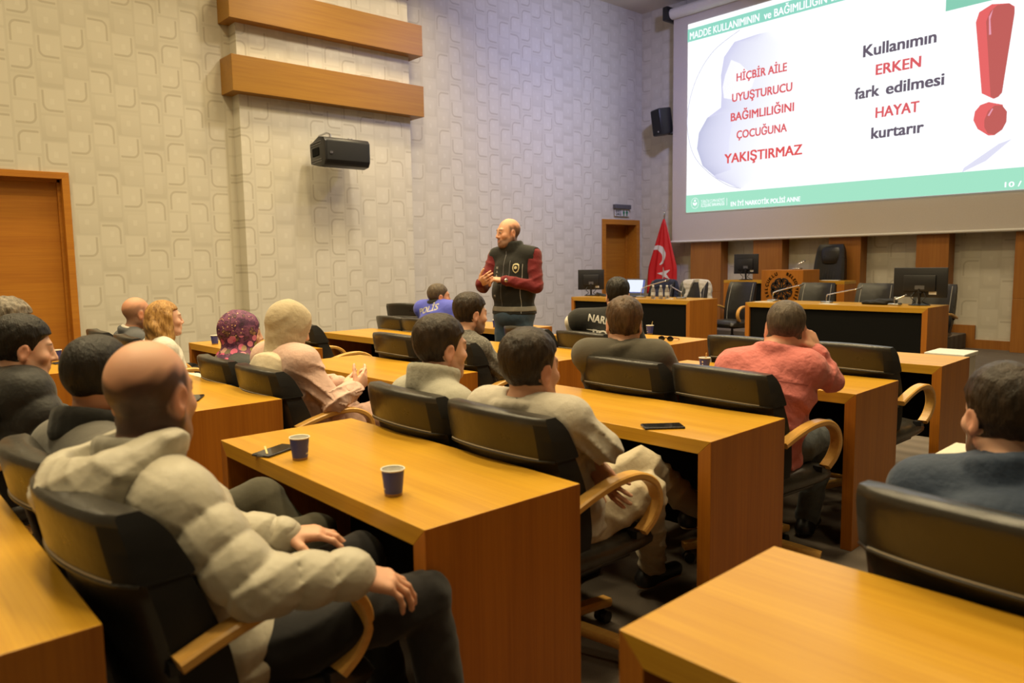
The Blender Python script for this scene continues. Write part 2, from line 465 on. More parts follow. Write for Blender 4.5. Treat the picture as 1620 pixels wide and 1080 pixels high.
def strip(name, lf, rt, c0, c1):
    """shape whose colour runs from its left outline to its right one"""
    lay[0] += 0.0012; y = 12.1845 - lay[0]
    bm = bmesh.new(); ly = bm.verts.layers.float_color.new('Col'); rows = []
    for a, c in zip(lf, rt):
        row = []
        for k in range(9):
            t = k / 8; x, z = sq(a[0] + (c[0] - a[0]) * t, a[1] + (c[1] - a[1]) * t)
            v = bm.verts.new(L(x, y, z)); e = t ** 0.7
            v[ly] = tuple(c0[i] + (c1[i] - c0[i]) * e for i in range(3)) + (1,); row.append(v)
        rows.append(row)
    for r, q in zip(rows, rows[1:]):
        for k in range(8): bm.faces.new((r[k], r[k + 1], q[k + 1], q[k]))
    me = bpy.data.meshes.new(name); bm.to_mesh(me); bm.free()
    return link(name, me, 'slide_tinted', slide)
m = emit('slide_tinted', (1, 1, 1, 1), 1.08); t = NT(m); at = t.node('ShaderNodeAttribute', attribute_name='Col'); t.l.new(at.outputs[0], t.p.inputs['Emission Color'])
LAV, WHT = rgb(204, 204, 232)[:3], (0.965, 0.98, 1.0)
FL = [(-7.26, 5.28), (-7.72, 5.25), (-7.93, 5.03), (-7.99, 4.71), (-7.97, 4.37), (-7.98, 4.14), (-8.27, 4.0), (-8.45, 3.75), (-8.49, 3.46), (-8.36, 3.13), (-8.04, 2.86), (-7.64, 2.67)]
FR = [(-7.0, 5.28), (-6.65, 4.98), (-6.59, 4.7), (-6.58, 4.39), (-6.63, 4.09), (-6.74, 3.84), (-6.79, 3.64), (-6.85, 3.43), (-6.9, 3.22), (-7.01, 2.96), (-7.13, 2.75), (-7.44, 2.63)]
strip('hooded_figure', FL, FR, LAV, WHT)
strip('figure_arm', [(-8.27, 4.0), (-8.45, 3.75), (-8.49, 3.46), (-8.36, 3.13), (-8.1, 2.93)], [(-7.7, 4.05), (-7.75, 3.75), (-7.8, 3.5), (-7.8, 3.2), (-7.75, 3.0)], rgb(186, 188, 216)[:3], rgb(226, 226, 246)[:3])
strip('figure_hand', [(-7.78, 4.95), (-7.9, 4.7), (-7.95, 4.5), (-7.92, 4.3)], [(-7.6, 4.85), (-7.3, 4.55), (-7.35, 4.4), (-7.6, 4.2)], (0.9, 0.9, 0.97), (0.93, 0.93, 0.99))
ov = [(-7.62, 5.43), (-8.14, 5.19), (-8.49, 4.8), (-8.68, 4.31), (-8.71, 3.84), (-8.56, 3.35), (-8.24, 3.0), (-7.83, 2.73), (-7.54, 2.64)]
lay[0] += 0.0012
b = B(); b.tube(smooth_path([L(sq(x, z)[0], 12.183, sq(x, z)[1]) for x, z in ov], 8), 0.005, 6)
b.done('oval_outline', 'slide_lavender', slide)
patch('page_swoosh', 'slide_pale', [(-3.92, 2.58), (-3.62, 2.71), (-3.31, 2.98), (-3.47, 2.93), (-3.9, 2.64)])
patch('header_band', 'slide_green_top', [(-8.72, 5.456), (-5.3, 5.456), (-5.3, 5.69), (-8.72, 5.69)])
patch('footer_band', 'slide_green_low', [(-8.72, 2.275), (-2.15, 2.275), (-2.15, 2.575), (-8.72, 2.60)])
patch('corner_tab', 'slide_green_tab', [(-4.236, 4.912), (-2.15, 4.93), (-2.15, 5.785), (-4.236, 5.785)])
def line(name, body, mat, xa, xb, z, h, bold=0.03):
    me = text_mesh(body, (xb - xa) * 0.9857, h * 0.9857, bold, align='LEFT')
    o = link(name, me, mat, slide); x, z = sq(xa, z)
    lay[0] += 0.0004
    o.location = L(x, 12.1835 - lay[0], z); o.rotation_euler = (PI / 2, 0, 0); return o
line('header_text', 'MADDE KULLANIMININ', 'slide_white', -8.669, -7.23, 5.495, 0.135, 0.02)
line('header_text', 've BAĞIMLILIĞIN', 'slide_white', -7.143, -6.02, 5.495, 0.135, 0.02)
line('header_text', 'BELİRTİLERİ', 'slide_white', -5.95, -5.36, 5.495, 0.135, 0.02)
line('headline', 'HİÇBİR AİLE', 'slide_red', -7.66, -6.69, 4.548, 0.145)
line('headline', 'UYUŞTURUCU', 'slide_red', -7.745, -6.585, 4.20, 0.148)
line('headline', 'BAĞIMLILIĞINI', 'slide_red', -7.765, -6.545, 3.86, 0.15)
line('headline', 'ÇOCUĞUNA', 'slide_red', -7.64, -6.665, 3.535, 0.145)
line('headline', 'YAKIŞTIRMAZ', 'slide_red_deep', -7.885, -6.378, 3.12, 0.175, 0.03)
line('side_text', 'Kullanımın', 'slide_grey', -5.41, -4.34, 4.505, 0.185)
line('side_text', 'ERKEN', 'slide_red', -5.205, -4.54, 4.195, 0.165, 0.03)
line('side_text', 'fark', 'slide_grey', -5.52, -5.135, 3.875, 0.18)
line('side_text', 'edilmesi', 'slide_grey', -5.04, -4.21, 3.875, 0.18)
line('side_text', 'HAYAT', 'slide_red', -5.185, -4.54, 3.54, 0.165, 0.03)
line('side_text', 'kurtarır', 'slide_grey', -5.24, -4.464, 3.225, 0.18)
line('footer_text', 'EN İYİ NARKOTİK POLİSİ ANNE', 'slide_white', -7.735, -6.39, 2.335, 0.082, 0.03)
line('footer_text', 'TÜRKİYE CUMHURİYETİ', 'slide_white', -8.376, -7.868, 2.433, 0.058, 0.0)
line('footer_text', 'İÇİŞLERİ BAKANLIĞI', 'slide_white', -8.376, -7.868, 2.362, 0.06, 0.015)
line('page_number', '10 / 54', 'slide_white', -3.367, -2.98, 2.318, 0.075, 0.02)
patch('footer_rule', 'slide_white', [(-7.82, 2.35), (-7.812, 2.35), (-7.812, 2.49), (-7.82, 2.49)])
b = B(); cx, cz = sq(-8.51, 2.44)
ring = [(cx + math.cos(k * PI / 20) * 0.088, cz + math.sin(k * PI / 20) * 0.105) for k in range(40)]
yy = 12.1845 - lay[0] - 0.002
for k in range(0, 40, 2):
    a, c = ring[k], ring[k + 1]
    f = 0.85; b.poly([L(a[0], yy, a[1]), L(c[0], yy, c[1]), L(cx + (c[0] - cx) * f, yy, cz + (c[1] - cz) * f), L(cx + (a[0] - cx) * f, yy, cz + (a[1] - cz) * f)])
b.poly([L(cx + math.cos(k * PI / 8) * 0.02, yy, cz + 0.045 + math.sin(k * PI / 8) * 0.022) for k in range(16)])
b.poly([L(cx - 0.045, yy, cz - 0.02), L(cx - 0.045, yy, cz + 0.02), L(cx, yy, cz + 0.0), L(cx + 0.045, yy, cz + 0.02), L(cx + 0.045, yy, cz - 0.02), L(cx, yy, cz - 0.05)])
b.done('crest', 'slide_white', slide)
patch('mark_side', 'mark_side', [(-3.83, 4.66), (-3.793, 4.79), (-3.639, 4.86), (-3.43, 4.82), (-3.36, 4.76), (-3.50, 3.60), (-3.56, 3.56), (-3.711, 3.661)])
patch('mark_face', 'mark_face', [(-3.70, 4.64), (-3.655, 4.77), (-3.57, 4.83), (-3.42, 4.815), (-3.36, 4.74), (-3.357, 4.665), (-3.458, 3.63), (-3.50, 3.58), (-3.549, 3.562), (-3.598, 3.60)])
patch('mark_shine', 'mark_shine', [(-3.655, 4.45), (-3.668, 4.70), (-3.62, 4.79), (-3.648, 4.66), (-3.628, 4.45)])
patch('mark_side', 'mark_side', [(-3.80, 3.30), (-3.785, 3.42), (-3.72, 3.50), (-3.617, 3.525), (-3.44, 3.46), (-3.40, 3.20), (-3.52, 3.055), (-3.60, 3.06), (-3.74, 3.17)])
patch('mark_face', 'mark_face', [(-3.66, 3.28), (-3.62, 3.40), (-3.54, 3.465), (-3.45, 3.455), (-3.385, 3.36), (-3.385, 3.22), (-3.43, 3.12), (-3.52, 3.058), (-3.61, 3.09), (-3.655, 3.18)])
patch('mark_shine', 'mark_shine', [(-3.62, 3.34), (-3.57, 3.43), (-3.555, 3.42), (-3.60, 3.33)])
scr_tag = tag(scr, kind=None)

# ================================================================== things on the walls
# loudspeaker lying on its side on the column
sp = thing('wall_loudspeaker', 'black loudspeaker mounted sideways on the wallpapered column under the beams', 'speaker', (-9.34, 5.24, 2.87))
prof = [(-0.2, -0.13), (-0.2, 0.13), (0.06, 0.2), (0.2, 0.17), (0.235, 0.12), (0.215, -0.13), (0.17, -0.19), (0.05, -0.2)]
b = B(); b.prism([(p[0], p[1]) for p in prof], 'y', -0.34, 0.34, 0.012)
cab = b.done('cabinet', 'black_plastic', sp, angle=35)
b = B(); b.prism([(0.205, 0.155), (0.242, 0.115), (0.224, -0.125), (0.18, -0.175)], 'y', -0.315, 0.315, 0.004); b.done('grille', 'black_fabric', sp, angle=30)
b = B(); b.box(-0.12, -0.352, -0.05, 0.06, -0.338, 0.06, bev=0.01); b.done('handle_recess', 'black_panel', cab)
for z in (-0.1, -0.13, 0.1, 0.13):
    b = B(); b.box(-0.17, -0.347, z - 0.007, 0.12, -0.338, z + 0.007); b.done('side_rib', 'grey_plastic', cab)
b = B(); b.box(0.236, -0.28, -0.05, 0.241, -0.235, -0.02); b.done('badge', 'steel', sp)
b = B(); b.tube([(-0.05, -0.1, 0.19), (-0.05, -0.1, 0.27), (-0.15, -0.1, 0.31), (-0.37, -0.1, 0.31)], 0.014, 8); b.box(-0.09, -0.16, 0.19, 0.0, -0.02, 0.205); b.done('mounting_bracket', 'steel', sp, angle=40)
for yy in (0.12, 0.17): 
    b = B(); b.lathe([(0.012, 0.19), (0.012, 0.215)], 8, Matrix.Translation((0.05, yy, 0))); b.done('rigging_bolt', 'steel', sp)
sp.rotation_euler = (0, math.radians(-4), 0)
s2 = thing('wall_loudspeaker', 'small black loudspeaker on the front wall left of the projection screen', 'speaker', (-9.16, 12.16, 4.03))
b = B(); b.box(-0.16, -0.14, -0.25, 0.16, 0.14, 0.25, bev=0.03); b.done('cabinet', 'black_plastic', s2, angle=40)
b = B(); b.box(-0.135, -0.15, -0.225, 0.135, -0.138, 0.225, bev=0.008); b.done('grille', 'black_fabric', s2)
b = B(); b.box(0.06, -0.153, -0.2, 0.1, -0.149, -0.17); b.done('badge', 'steel', s2)
b = B(); b.tube([(0.1, 0.05, -0.24), (0.17, 0.12, -0.26), (0.2, 0.3, -0.22), (0.2, 0.345, -0.22)], 0.025, 8); b.box(0.14, 0.32, -0.32, 0.26, 0.35, -0.12); b.done('mounting_bracket', 'black_plastic', s2, angle=40)
s2.rotation_euler = (math.radians(8), 0, math.radians(-22))
# exit sign
ex = thing('exit_sign', 'green exit sign with pictograms under a grey lamp above the far door', 'sign', (XW, 11.85, 2.36))
b = B(); b.box(0, -0.24, 0.04, 0.08, 0.24, 0.125, bev=0.008); b.done('lamp_housing', 'grey_plastic', ex)
base_mat('sign_glass', (0.60, 0.58, 0.56, 1), 0.2)
b = B(); b.box(0.03, -0.225, -0.105, 0.038, 0.225, 0.04); b.done('sign_panel', 'sign_glass', ex)
plain('sign_green', (0.01, 0.19, 0.08, 1), 0.5)
for body, zz in (('EXIT', -0.025), ('ÇIKIŞ', -0.085)):
    o = link('sign_text', text_mesh(body, 0.17, 0.05, 0.02), 'sign_green', ex); o.location = (0.041, -0.115, zz); o.rotation_euler = (PI / 2, 0, PI / 2)
b = B()
for cy, dress in ((0.05, 0), (0.145, 1)):
    b.poly([(0.041, cy + 0.015 * math.cos(k * PI / 6), 0.01 + 0.015 * math.sin(k * PI / 6)) for k in range(12)])
    if dress: b.poly([(0.041, cy + y_, z_) for y_, z_ in ((0.0, 0.012), (0.048, -0.04), (0.02, -0.04), (0.02, -0.095), (-0.02, -0.095), (-0.02, -0.04), (-0.048, -0.04))])
    else: b.poly([(0.041, cy + y_, z_) for y_, z_ in ((0.026, -0.008), (0.026, -0.055), (0.017, -0.055), (0.015, -0.1), (-0.015, -0.1), (-0.017, -0.055), (-0.026, -0.055), (-0.026, -0.008))])
b.done('pictogram', 'sign_green', ex)

# ================================================================== desks
def make_desk(name, label, cat, right, yaw, L_, d, t, H=0.75, group=None, front_panel=False, deep=0.03):
    """mitred waterfall desk; `right` = near right top corner (x, y); runs left from it; near side is the open knee side"""
    o = thing(name, label, cat, (right[0], right[1], 0), yaw, group)
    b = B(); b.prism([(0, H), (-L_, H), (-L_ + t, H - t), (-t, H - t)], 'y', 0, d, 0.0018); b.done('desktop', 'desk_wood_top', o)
    b = B(); b.prism([(0, H), (-t, H - t), (-t, 0), (0, 0)], 'y', 0, d, 0.0018); b.done('side_panel', 'desk_wood_side_shaded', o)
    b = B(); b.prism([(-L_, H), (-L_, 0), (-L_ + t, 0), (-L_ + t, H - t)], 'y', 0, d, 0.0018); b.done('side_panel', 'desk_wood_side_shaded', o)
    if front_panel: b = B(); b.box(-L_ + t, deep, 0.02, -t, deep + 0.02, H - t)
    else: b = B(); b.box(-L_ + t, d - 0.05, 0.22, -t, d - 0.03, H - t)
    b.done('modesty_panel', 'black_panel', o)
    return o
T_, D_ = 0.0521, 0.5366
ra = math.radians
G1 = 'council hall desks'
DK = [
 ('A', (-1.4276, 0.9884), -0.1, 1.286, 'orange wood desk in the foreground centre with two blue cups and a phone on it'),
 ('B', (-1.4418, 2.2023), 1.66, 1.255, 'wooden desk in front of the man with folded arms, one phone near its right end'),
 ('C', (-1.489, 3.4474), 2.2, 1.25, 'wooden desk the pink-shirted man leans on, a blue cup near its left end'),
 ('D', (-1.531, 4.6538), 2.4, 1.25, 'front-row wooden desk just before the low white box, pale glare on its empty top'),
 ('E', (-1.437, -0.236), 0.5, 1.27, 'wooden desk cut by the lower left corner of the photo, behind the puffer jacket man'),
 ('F', (0.47, 0.974), 1.1, 1.27, 'large empty wooden desk in the lower right corner of the photo'),
 ('H', (-3.327, 2.176), 1.6, 1.255, 'wooden desk in front of the woman in the pink hoodie, empty top'),
 ('G', (-3.335, 0.985), 1.2, 1.25, 'wooden desk behind the bald man in the puffer jacket, a phone on its right end'),
 ('K', (-3.32, 3.36), 1.6, 1.25, 'wooden desk in front of the man in the grey sweater, its right end visible'),
 ('J', (-3.34, 4.56), 1.9, 1.25, 'wooden desk with a cup and sunglasses, in front of the person in lettered black'),
 ('I', (-5.15, 3.37), 1.2, 1.25, 'empty wooden desk beside the column wall, two chair backs beyond it'),
 ('IB', (-5.17, 2.16), 1.2, 1.27, 'wooden desk in front of the blonde woman carrying one blue cup'),
 ('IA', (-5.19, 0.70), 1.2, 1.27, 'wooden desk by the big left door, a cup and a phone on it'),
 ('ID', (-5.15, 4.6), 1.6, 1.25, 'wooden desk in front of the blue-uniformed officer, mostly hidden by the standing man'),
]
DESK = {}
for k, r, yw, ln, lab in DK:
    DESK[k] = make_desk('conference_desk', lab, 'desk', r, ra(yw), ln, D_, T_, group=G1)
# the pale desk at the right edge, ahead of the man in navy
o = thing('conference_desk', 'pale cream desk at the right edge in front of the man in the navy jacket', 'desk', (0.42, 2.3, 0), ra(1.2), G1)
b = B(); b.box(-1.27, 0, 0.72, 0, 0.5, 0.75, bev=0.003); b.done('desktop', 'cream_laminate', o)
for x in (-1.25, -0.05):
    b = B(); b.box(x, 0.03, 0, x + 0.03, 0.47, 0.72, bev=0.003); b.done('side_panel', 'desk_wood_side_shaded', o)

# ================================================================== chairs
def lerp(a, b, t): return a + (b - a) * t
def interp(tab, z):
    for (z0, *v0), (z1, *v1) in zip(tab, tab[1:]):
        if z <= z1: 
            t = (z - z0) / (z1 - z0); return [lerp(a, c, t) for a, c in zip(v0, v1)]
    return list(tab[-1][1:])
BACK = [(0.40, 0.215, -0.14, 0.13), (0.50, 0.232, -0.150, 0.155), (0.60, 0.242, -0.172, 0.155), (0.70, 0.246, -0.203, 0.135),
        (0.80, 0.246, -0.240, 0.105), (0.86, 0.244, -0.263, 0.080), (0.895, 0.240, -0.282, 0.052), (0.905, 0.236, -0.290, 0.030)]
def back_ring(z, grow=0.0, wgrow=0.0, tab=BACK, bend=0.055, lift=0.0):
    wd, y, th = interp(tab, z); wd += wgrow; th = th / 2 + grow; ring = []
    nx = 14
    for s in (1, -1):                                       # +1 sitter side, -1 rear
        for i in range(nx + 1):
            u = -1 + 2 * i / nx; u = u * s
            e = max(0.0, 1 - abs(u) ** 9) ** 0.5 * 0.30 + 0.70
            x = wd * u
            yy = y + bend * (u * u) + s * th * e
            ring.append((x, yy, z + lift * (1 - u * u)))
    return ring
def black_sides(o, thr=0.8, slot=1):
    me = o.data
    for p in me.polygons:
        if abs(p.normal.x) > thr: p.material_index = slot
def make_chair(tab=BACK, leather='black_leather', group='leather swivel chairs at the desks'):
    t = thing('swivel_chair', 'black leather swivel chair', 'chair', (0, 0, 0), 0, group)
    top = tab[-1][0]; zs = [lerp(0.40, top, k / 16) for k in range(17)]
    b = B(); b.rings([back_ring(z, tab=tab, lift=0.012) for z in zs]); bo = b.done('backrest', [leather, 'black_fabric'], t, angle=50); black_sides(bo)
    # folded-over head flap with its piping
    z0 = top - 0.135; fl = [z0, z0 + 0.004] + [lerp(z0 + 0.01, top - 0.003, k / 8) for k in range(9)] + [top + 0.004]
    gr = [0.006, 0.016] + [0.018] * 9 + [0.012]
    b = B(); b.rings([back_ring(z, g, 0.006, tab, lift=0.012) for z, g in zip(fl, gr)]); f = b.done('headrest_flap', [leather, 'black_fabric'], t, angle=50); black_sides(f, 0.6)
    rg = back_ring(z0 + 0.002, 0.018, 0.004, tab, lift=0.012)[15:30]
    b = B(); b.tube([Vector(p) for p in rg], 0.005, 6); b.done('piping', 'black_leather', f, smooth=True)
    rg = back_ring(z0 + 0.009, 0.0185, 0.005, tab, lift=0.012)[16:29]
    b = B(); b.tube([Vector(p) for p in rg], 0.0016, 4); b.done('stitching', 'white_stitch', f)
    # seat cushion
    rs = []
    for y, hw, zt, zb in ((-0.225, 0.19, 0.43, 0.40), (-0.215, 0.215, 0.452, 0.375), (-0.1, 0.235, 0.462, 0.362), (0.05, 0.245, 0.465, 0.36), (0.2, 0.245, 0.462, 0.362), (0.27, 0.238, 0.445, 0.37), (0.297, 0.22, 0.415, 0.385), (0.303, 0.2, 0.403, 0.395)):
        zm = (zt + zb) / 2; hz = (zt - zb) / 2; ring = []
        for k in range(24):
            a = 2 * PI * k / 24; c, s = math.cos(a), math.sin(a)
            ring.append((hw * math.copysign(abs(c) ** 0.35, c), y, zm + hz * math.copysign(abs(s) ** 0.6, s) - 0.012 * abs(c) ** 3 * (s > 0)))
        rs.append(ring)
    b = B(); b.rings(rs); st = b.done('seat', leather, t, angle=60)
    b = B(); b.box(-0.2, -0.2, 0.345, 0.2, 0.2, 0.37, bev=0.01); b.done('seat_pan', 'black_plastic', t)
    for s in (-1, 1):
        pth = smooth_path([(s * 0.268, -0.175, 0.612), (s * 0.272, -0.075, 0.645), (s * 0.276, 0.03, 0.668), (s * 0.278, 0.135, 0.666), (s * 0.278, 0.21, 0.625), (s * 0.276, 0.236, 0.56), (s * 0.27, 0.214, 0.50), (s * 0.262, 0.17, 0.458)], 6)
        b = B(); b.ribbon(pth, 0.05, 0.026, (1, 0, 0), 0.6); a = b.done('armrest', 'arm_wood', t, angle=35)
        b = B(); b.box(s * 0.225 - 0.03, -0.185, 0.585, s * 0.225 + 0.03, -0.15, 0.61); b.done('arm_bracket', 'black_plastic', a)
        b = B(); b.box(s * 0.24 - 0.022, 0.15, 0.435, s * 0.24 + 0.022, 0.19, 0.46); b.done('arm_bracket', 'black_plastic', a)
    b = B(); b.lathe([(0.03, 0.10), (0.03, 0.24), (0.018, 0.24), (0.018, 0.345)], 16); b.lathe([(0.05, 0.33), (0.07, 0.345)], 16); b.done('gas_lift', 'black_plastic', t, angle=40)
    b = B(); b.lathe([(0.045, 0.075), (0.05, 0.085), (0.05, 0.115), (0.035, 0.13)], 20); b.done('star_hub', 'black_plastic', t, angle=40)
    for k in range(5):
        M = Matrix.Rotation(2 * PI * k / 5 + 0.35, 4, 'Z')
        b = B(); pts = [M @ Vector(p) for p in ((0.03, 0, 0.105), (0.12, 0, 0.1), (0.22, 0, 0.088), (0.31, 0, 0.075))]
        b.ribbon(pts, 0.05, 0.032, M @ Vector((0, 1, 0)), 0.5); lg = b.done('star_leg', 'arm_wood', t, angle=35)
        b = B()
        for s in (-0.016, 0.016):
            b.lathe([(0.01, -0.009), (0.024, -0.009), (0.024, 0.009), (0.01, 0.009)], 14, M @ Matrix.Translation((0.285, s, 0.0245)) @ Matrix.Rotation(PI / 2, 4, 'X'))
        b.lathe([(0.008, 0.02), (0.008, 0.07)], 8, M @ Matrix.Translation((0.285, 0, 0)))
        b.done('castor', 'black_plastic', lg, angle=40)
    return t
proto = make_chair()
CH = [  # x, y, heading, label
 (-1.71, 0.58, 3, 'black leather swivel chair the bald man in the puffer jacket sits in'),
 (-2.30, 0.60, 4, 'dark leather swivel chair at the left edge behind the crop-haired man in grey'),
 (-2.35, 1.80, -3, 'black leather chair under the man in the light grey fleece'),
 (-1.825, 1.80, 0, 'black leather chair the man with folded arms and beige trousers sits in'),
 (-2.31, 3.00, -2, 'black leather chair the man in the dark grey blazer sits in'),
 (-1.775, 3.03, -4, 'black leather chair behind the man in the pink shirt, its back facing us'),
 (-2.40, 4.24, 0, 'black leather chair in the front row, half hidden left of the pink shirt'),
 (-1.81, 4.27, 0, 'empty black leather chair beyond the pink-shirted man, wooden arm at its right'),
 (-4.22, 1.79, -3, 'black leather chair under the woman in the flowered headscarf'),
 (-3.66, 1.79, -1, 'black leather chair the woman in the pink hoodie sits in'),
 (-4.25, 2.98, -2, 'empty black leather chair between the empty desks, left of the grey fleece man'),
 (-3.66, 2.98, 0, 'black leather chair under the man in the grey knitted sweater'),
 (-4.27, 4.20, -2, 'empty black leather chair directly in front of the standing man'),
 (-3.67, 4.19, -3, 'black leather chair under the person with lettering across the shoulders'),
 (-6.17, 4.19, -2, 'empty black leather chair farthest back by the column, at the left of its pair'),
 (-5.74, 4.19, -2, 'black leather chair the officer in the blue uniform sits in'),
 (-5.58, 2.99, -6, 'black chair behind the pink-hooded woman, only its side and arm visible'),
 (-0.40, 1.79, -4, 'large black leather chair at the lower right behind the man in navy'),
 (-4.32, 0.56, 0, 'dark chair under the grey-haired person at the left edge'),
 (-3.72, 0.56, 0, 'dark chair under the young man in the black puffer jacket'),
 (-5.60, 1.70, -4, 'dark chair under the blonde woman, only its top edge visible'),
 (-6.28, 1.68, -4, 'dark chair under the bald man in the grey blazer near the wall'),
 (-6.72, 4.66, 20, 'dark blue-black chair back left of the officer in blue, against the pale wall'),
]
for i, (x, y, h, lab) in enumerate(CH):
    if i == 0:
        proto.location = (x, y, 0); proto.rotation_euler = (0, 0, ra(h)); proto['label'] = lab; proto.scale = (1, 1, 1.03)
    else:
        c_ = dup(proto, (x, y, 0), ra(h), lab)
        if i in (8, 9, 12, 13, 14, 15, 22): c_.scale = (1, 1, 1.05 if i == 22 else 0.955)          # set a little lower
# taller chairs at the council tables, seen from the front
FB = [(0.40, 0.225, -0.165, 0.08), (0.55, 0.245, -0.195, 0.10), (0.70, 0.252, -0.225, 0.095), (0.85, 0.25, -0.256, 0.08), (0.97, 0.245, -0.285, 0.055), (1.015, 0.238, -0.30, 0.03), (1.022, 0.234, -0.303, 0.016)]
def make_front_chair():
    t = thing('council_chair', 'x', 'chair', (0, 0, 0), 0, 'leather chairs behind the council tables')
    zs = [lerp(0.40, 1.022, k / 16) for k in range(17)]
    b = B(); b.rings([back_ring(z, tab=FB) for z in zs]); bo = b.done('backrest', ['front_leather', 'black_fabric'], t, angle=50)
    for s in (-0.78, 0.78):
        pts = []
        for k in range(12):
            z = lerp(0.46, 1.0, k / 11); wd, y, th = interp(FB, z); pts.append((wd * s, y + 0.055 * s * s + th / 2 * 0.93 + 0.002, z))
        b = B(); b.tube(pts, 0.0028, 5); b.done('stitching', 'white_stitch', bo)
    for c in proto.children:
        n = c.name.split('.')[0]
        if n in ('seat', 'seat_pan', 'armrest', 'gas_lift', 'star_hub', 'star_leg'):
            d = c.copy(); COL.objects.link(d); d.parent = t
            for g in c.children: e = g.copy(); COL.objects.link(e); e.parent = d
    return t
fc = make_front_chair()
for i, (x, y, h, lab) in enumerate((
    (-6.22, 10.02, 174, 'black leather council chair between the two council tables, seat and wooden arm showing'),
    (-5.02, 10.05, 182, 'black leather council chair right in front of the lectern emblem'),
    (-4.22, 10.05, 181, 'black leather council chair behind the folded black bag on the table'),
    (-3.50, 10.02, 176, 'black leather council chair partly behind the big monitor, at the table\'s right end'),
    (-7.68, 10.0, 178, 'chair with a dark navy jacket hung over it, behind the laptop'),
    (-7.02, 9.98, 184, 'chair with a pale quilted jacket hung over its back, behind the water bottles'))):
    if i == 0: fc.location = (x, y, 0); fc.rotation_euler = (0, 0, ra(h)); fc['label'] = lab
    else: dup(fc, (x, y, 0), ra(h), lab)
# high-backed chair on the dais
hc = thing('executive_chair', 'high-backed black leather chair with padded headrest behind the lectern', 'chair', (-5.74, 11.95, 0.22), ra(176))
HB = [(0.34, 0.24, -0.12, 0.10), (0.6, 0.275, -0.15, 0.13), (0.85, 0.272, -0.18, 0.12), (1.1, 0.258, -0.205, 0.10), (1.28, 0.235, -0.22, 0.08), (1.35, 0.215, -0.225, 0.05), (1.365, 0.2, -0.226, 0.03)]
b = B(); b.rings([back_ring(lerp(0.34, 1.365, k / 18), tab=HB, bend=0.03) for k in range(19)]); hb = b.done('backrest', 'front_leather', hc, angle=60)
b = B(); rs = []
for z, wd, th in ((1.04, 0.10, 0.02), (1.06, 0.14, 0.05), (1.15, 0.165, 0.07), (1.25, 0.17, 0.07), (1.31, 0.16, 0.05), (1.33, 0.13, 0.02)):
    yy = interp(HB, z)[1] + interp(HB, z)[2] / 2 - 0.01
    rs.append([(wd * math.copysign(abs(math.cos(a)) ** 0.5, math.cos(a)), yy + th * math.sin(a) * 0.6, z) for a in [2 * PI * k / 20 for k in range(20)]])
b.rings(rs); b.done('headrest', 'front_leather', hc, angle=60)
for k in range(7):
    x = -0.12 + 0.04 * k; pts = []
    for j in range(10):
        z = lerp(0.5, 1.03, j / 9); wd, y, th = interp(HB, z); pts.append((x * (1 + 0.5 * (1 - j / 9)), y + th / 2 - 0.004, z))
    b = B(); b.tube(pts, [0.002 + 0.012 * math.sin(PI * j / 9) for j in range(10)], 6); b.done('pleat', 'front_leather', hb, smooth=True)
b = B(); b.box(-0.26, -0.2, 0.32, 0.26, 0.28, 0.42, bev=0.035); b.done('seat', 'front_leather', hc, angle=60)
b = B(); b.lathe([(0.03, 0.06), (0.03, 0.32)], 12); b.done('gas_lift', 'black_plastic', hc)
for k in range(5):
    M = Matrix.Rotation(2 * PI * k / 5, 4, 'Z'); b = B(); b.ribbon([M @ Vector((0.0, 0, 0.08)), M @ Vector((0.3, 0, 0.02))], 0.05, 0.035, M @ Vector((0, 1, 0)), 0.5); b.done('star_leg', 'black_plastic', hc)
for s in (-1, 1):
    b = B(); b.ribbon(smooth_path([(s * 0.29, -0.1, 0.55), (s * 0.3, 0.1, 0.57), (s * 0.3, 0.2, 0.52), (s * 0.28, 0.2, 0.4)], 5), 0.05, 0.03, (1, 0, 0), 0.5); b.done('armrest', 'arm_wood', hc, angle=40)

# ================================================================== the council tables, lectern and dais desk
P_ = make_desk('council_table', 'right council table with black front, big monitor and microphones on it', 'table', (-3.127, 8.985), ra(1.5), 2.226, 0.71, 0.06, 0.80, 'council tables', True)
Q_ = make_desk('council_table', 'left council table with black front, carrying a laptop and water bottles', 'table', (-6.189, 8.879), ra(1.2), 2.25, 0.71, 0.06, 0.80, 'council tables', True)
lc = thing('lectern', 'wooden lectern with a round black knotwork emblem on its front', 'lectern', (-5.885, 11.11, 0.22))
b = B(); b.box(-0.345, -0.26, 0, 0.345, 0.26, 0.97, bev=0.004); b.done('cabinet', 'desk_wood_side_shaded', lc)
plain('emblem_black', (0.012, 0.012, 0.012, 1), 0.6)
EM = thing  # emblem pieces: one mesh of raised strokes, lettering its sub-part
b = B(); ec = 0.67; yy = -0.266
def loop(cx, cz, r, a0, n=14, sq=1.0): return [(cx + r * math.cos(a0 + 2 * PI * k / n), yy, cz + r * sq * math.sin(a0 + 2 * PI * k / n)) for k in range(n + 1)]
for k in range(8):
    a = PI / 8 + k * PI / 4; ux, uz = math.cos(a), math.sin(a); vx, vz = -uz, ux
    pts = []
    for j in range(15):                                    # petal with a turned-in head
        t = j / 14; s = math.sin(PI * t)
        r = 0.04 + 0.135 * s ** 0.7; sp_ = 0.058 * math.sin(PI * t * 2 - PI) * (0.6 + 0.4 * s)
        pts.append((ux * r + vx * sp_, yy, ec + uz * r + vz * sp_))
    b.ribbon(pts, 0.012, 0.017, (0, 1, 0), 0.9)
    for s in (-1, 1):
        b.ribbon(loop(ux * 0.135 + vx * s * 0.032, ec + uz * 0.135 + vz * s * 0.032, 0.018, a), 0.012, 0.015, (0, 1, 0), 0.9)
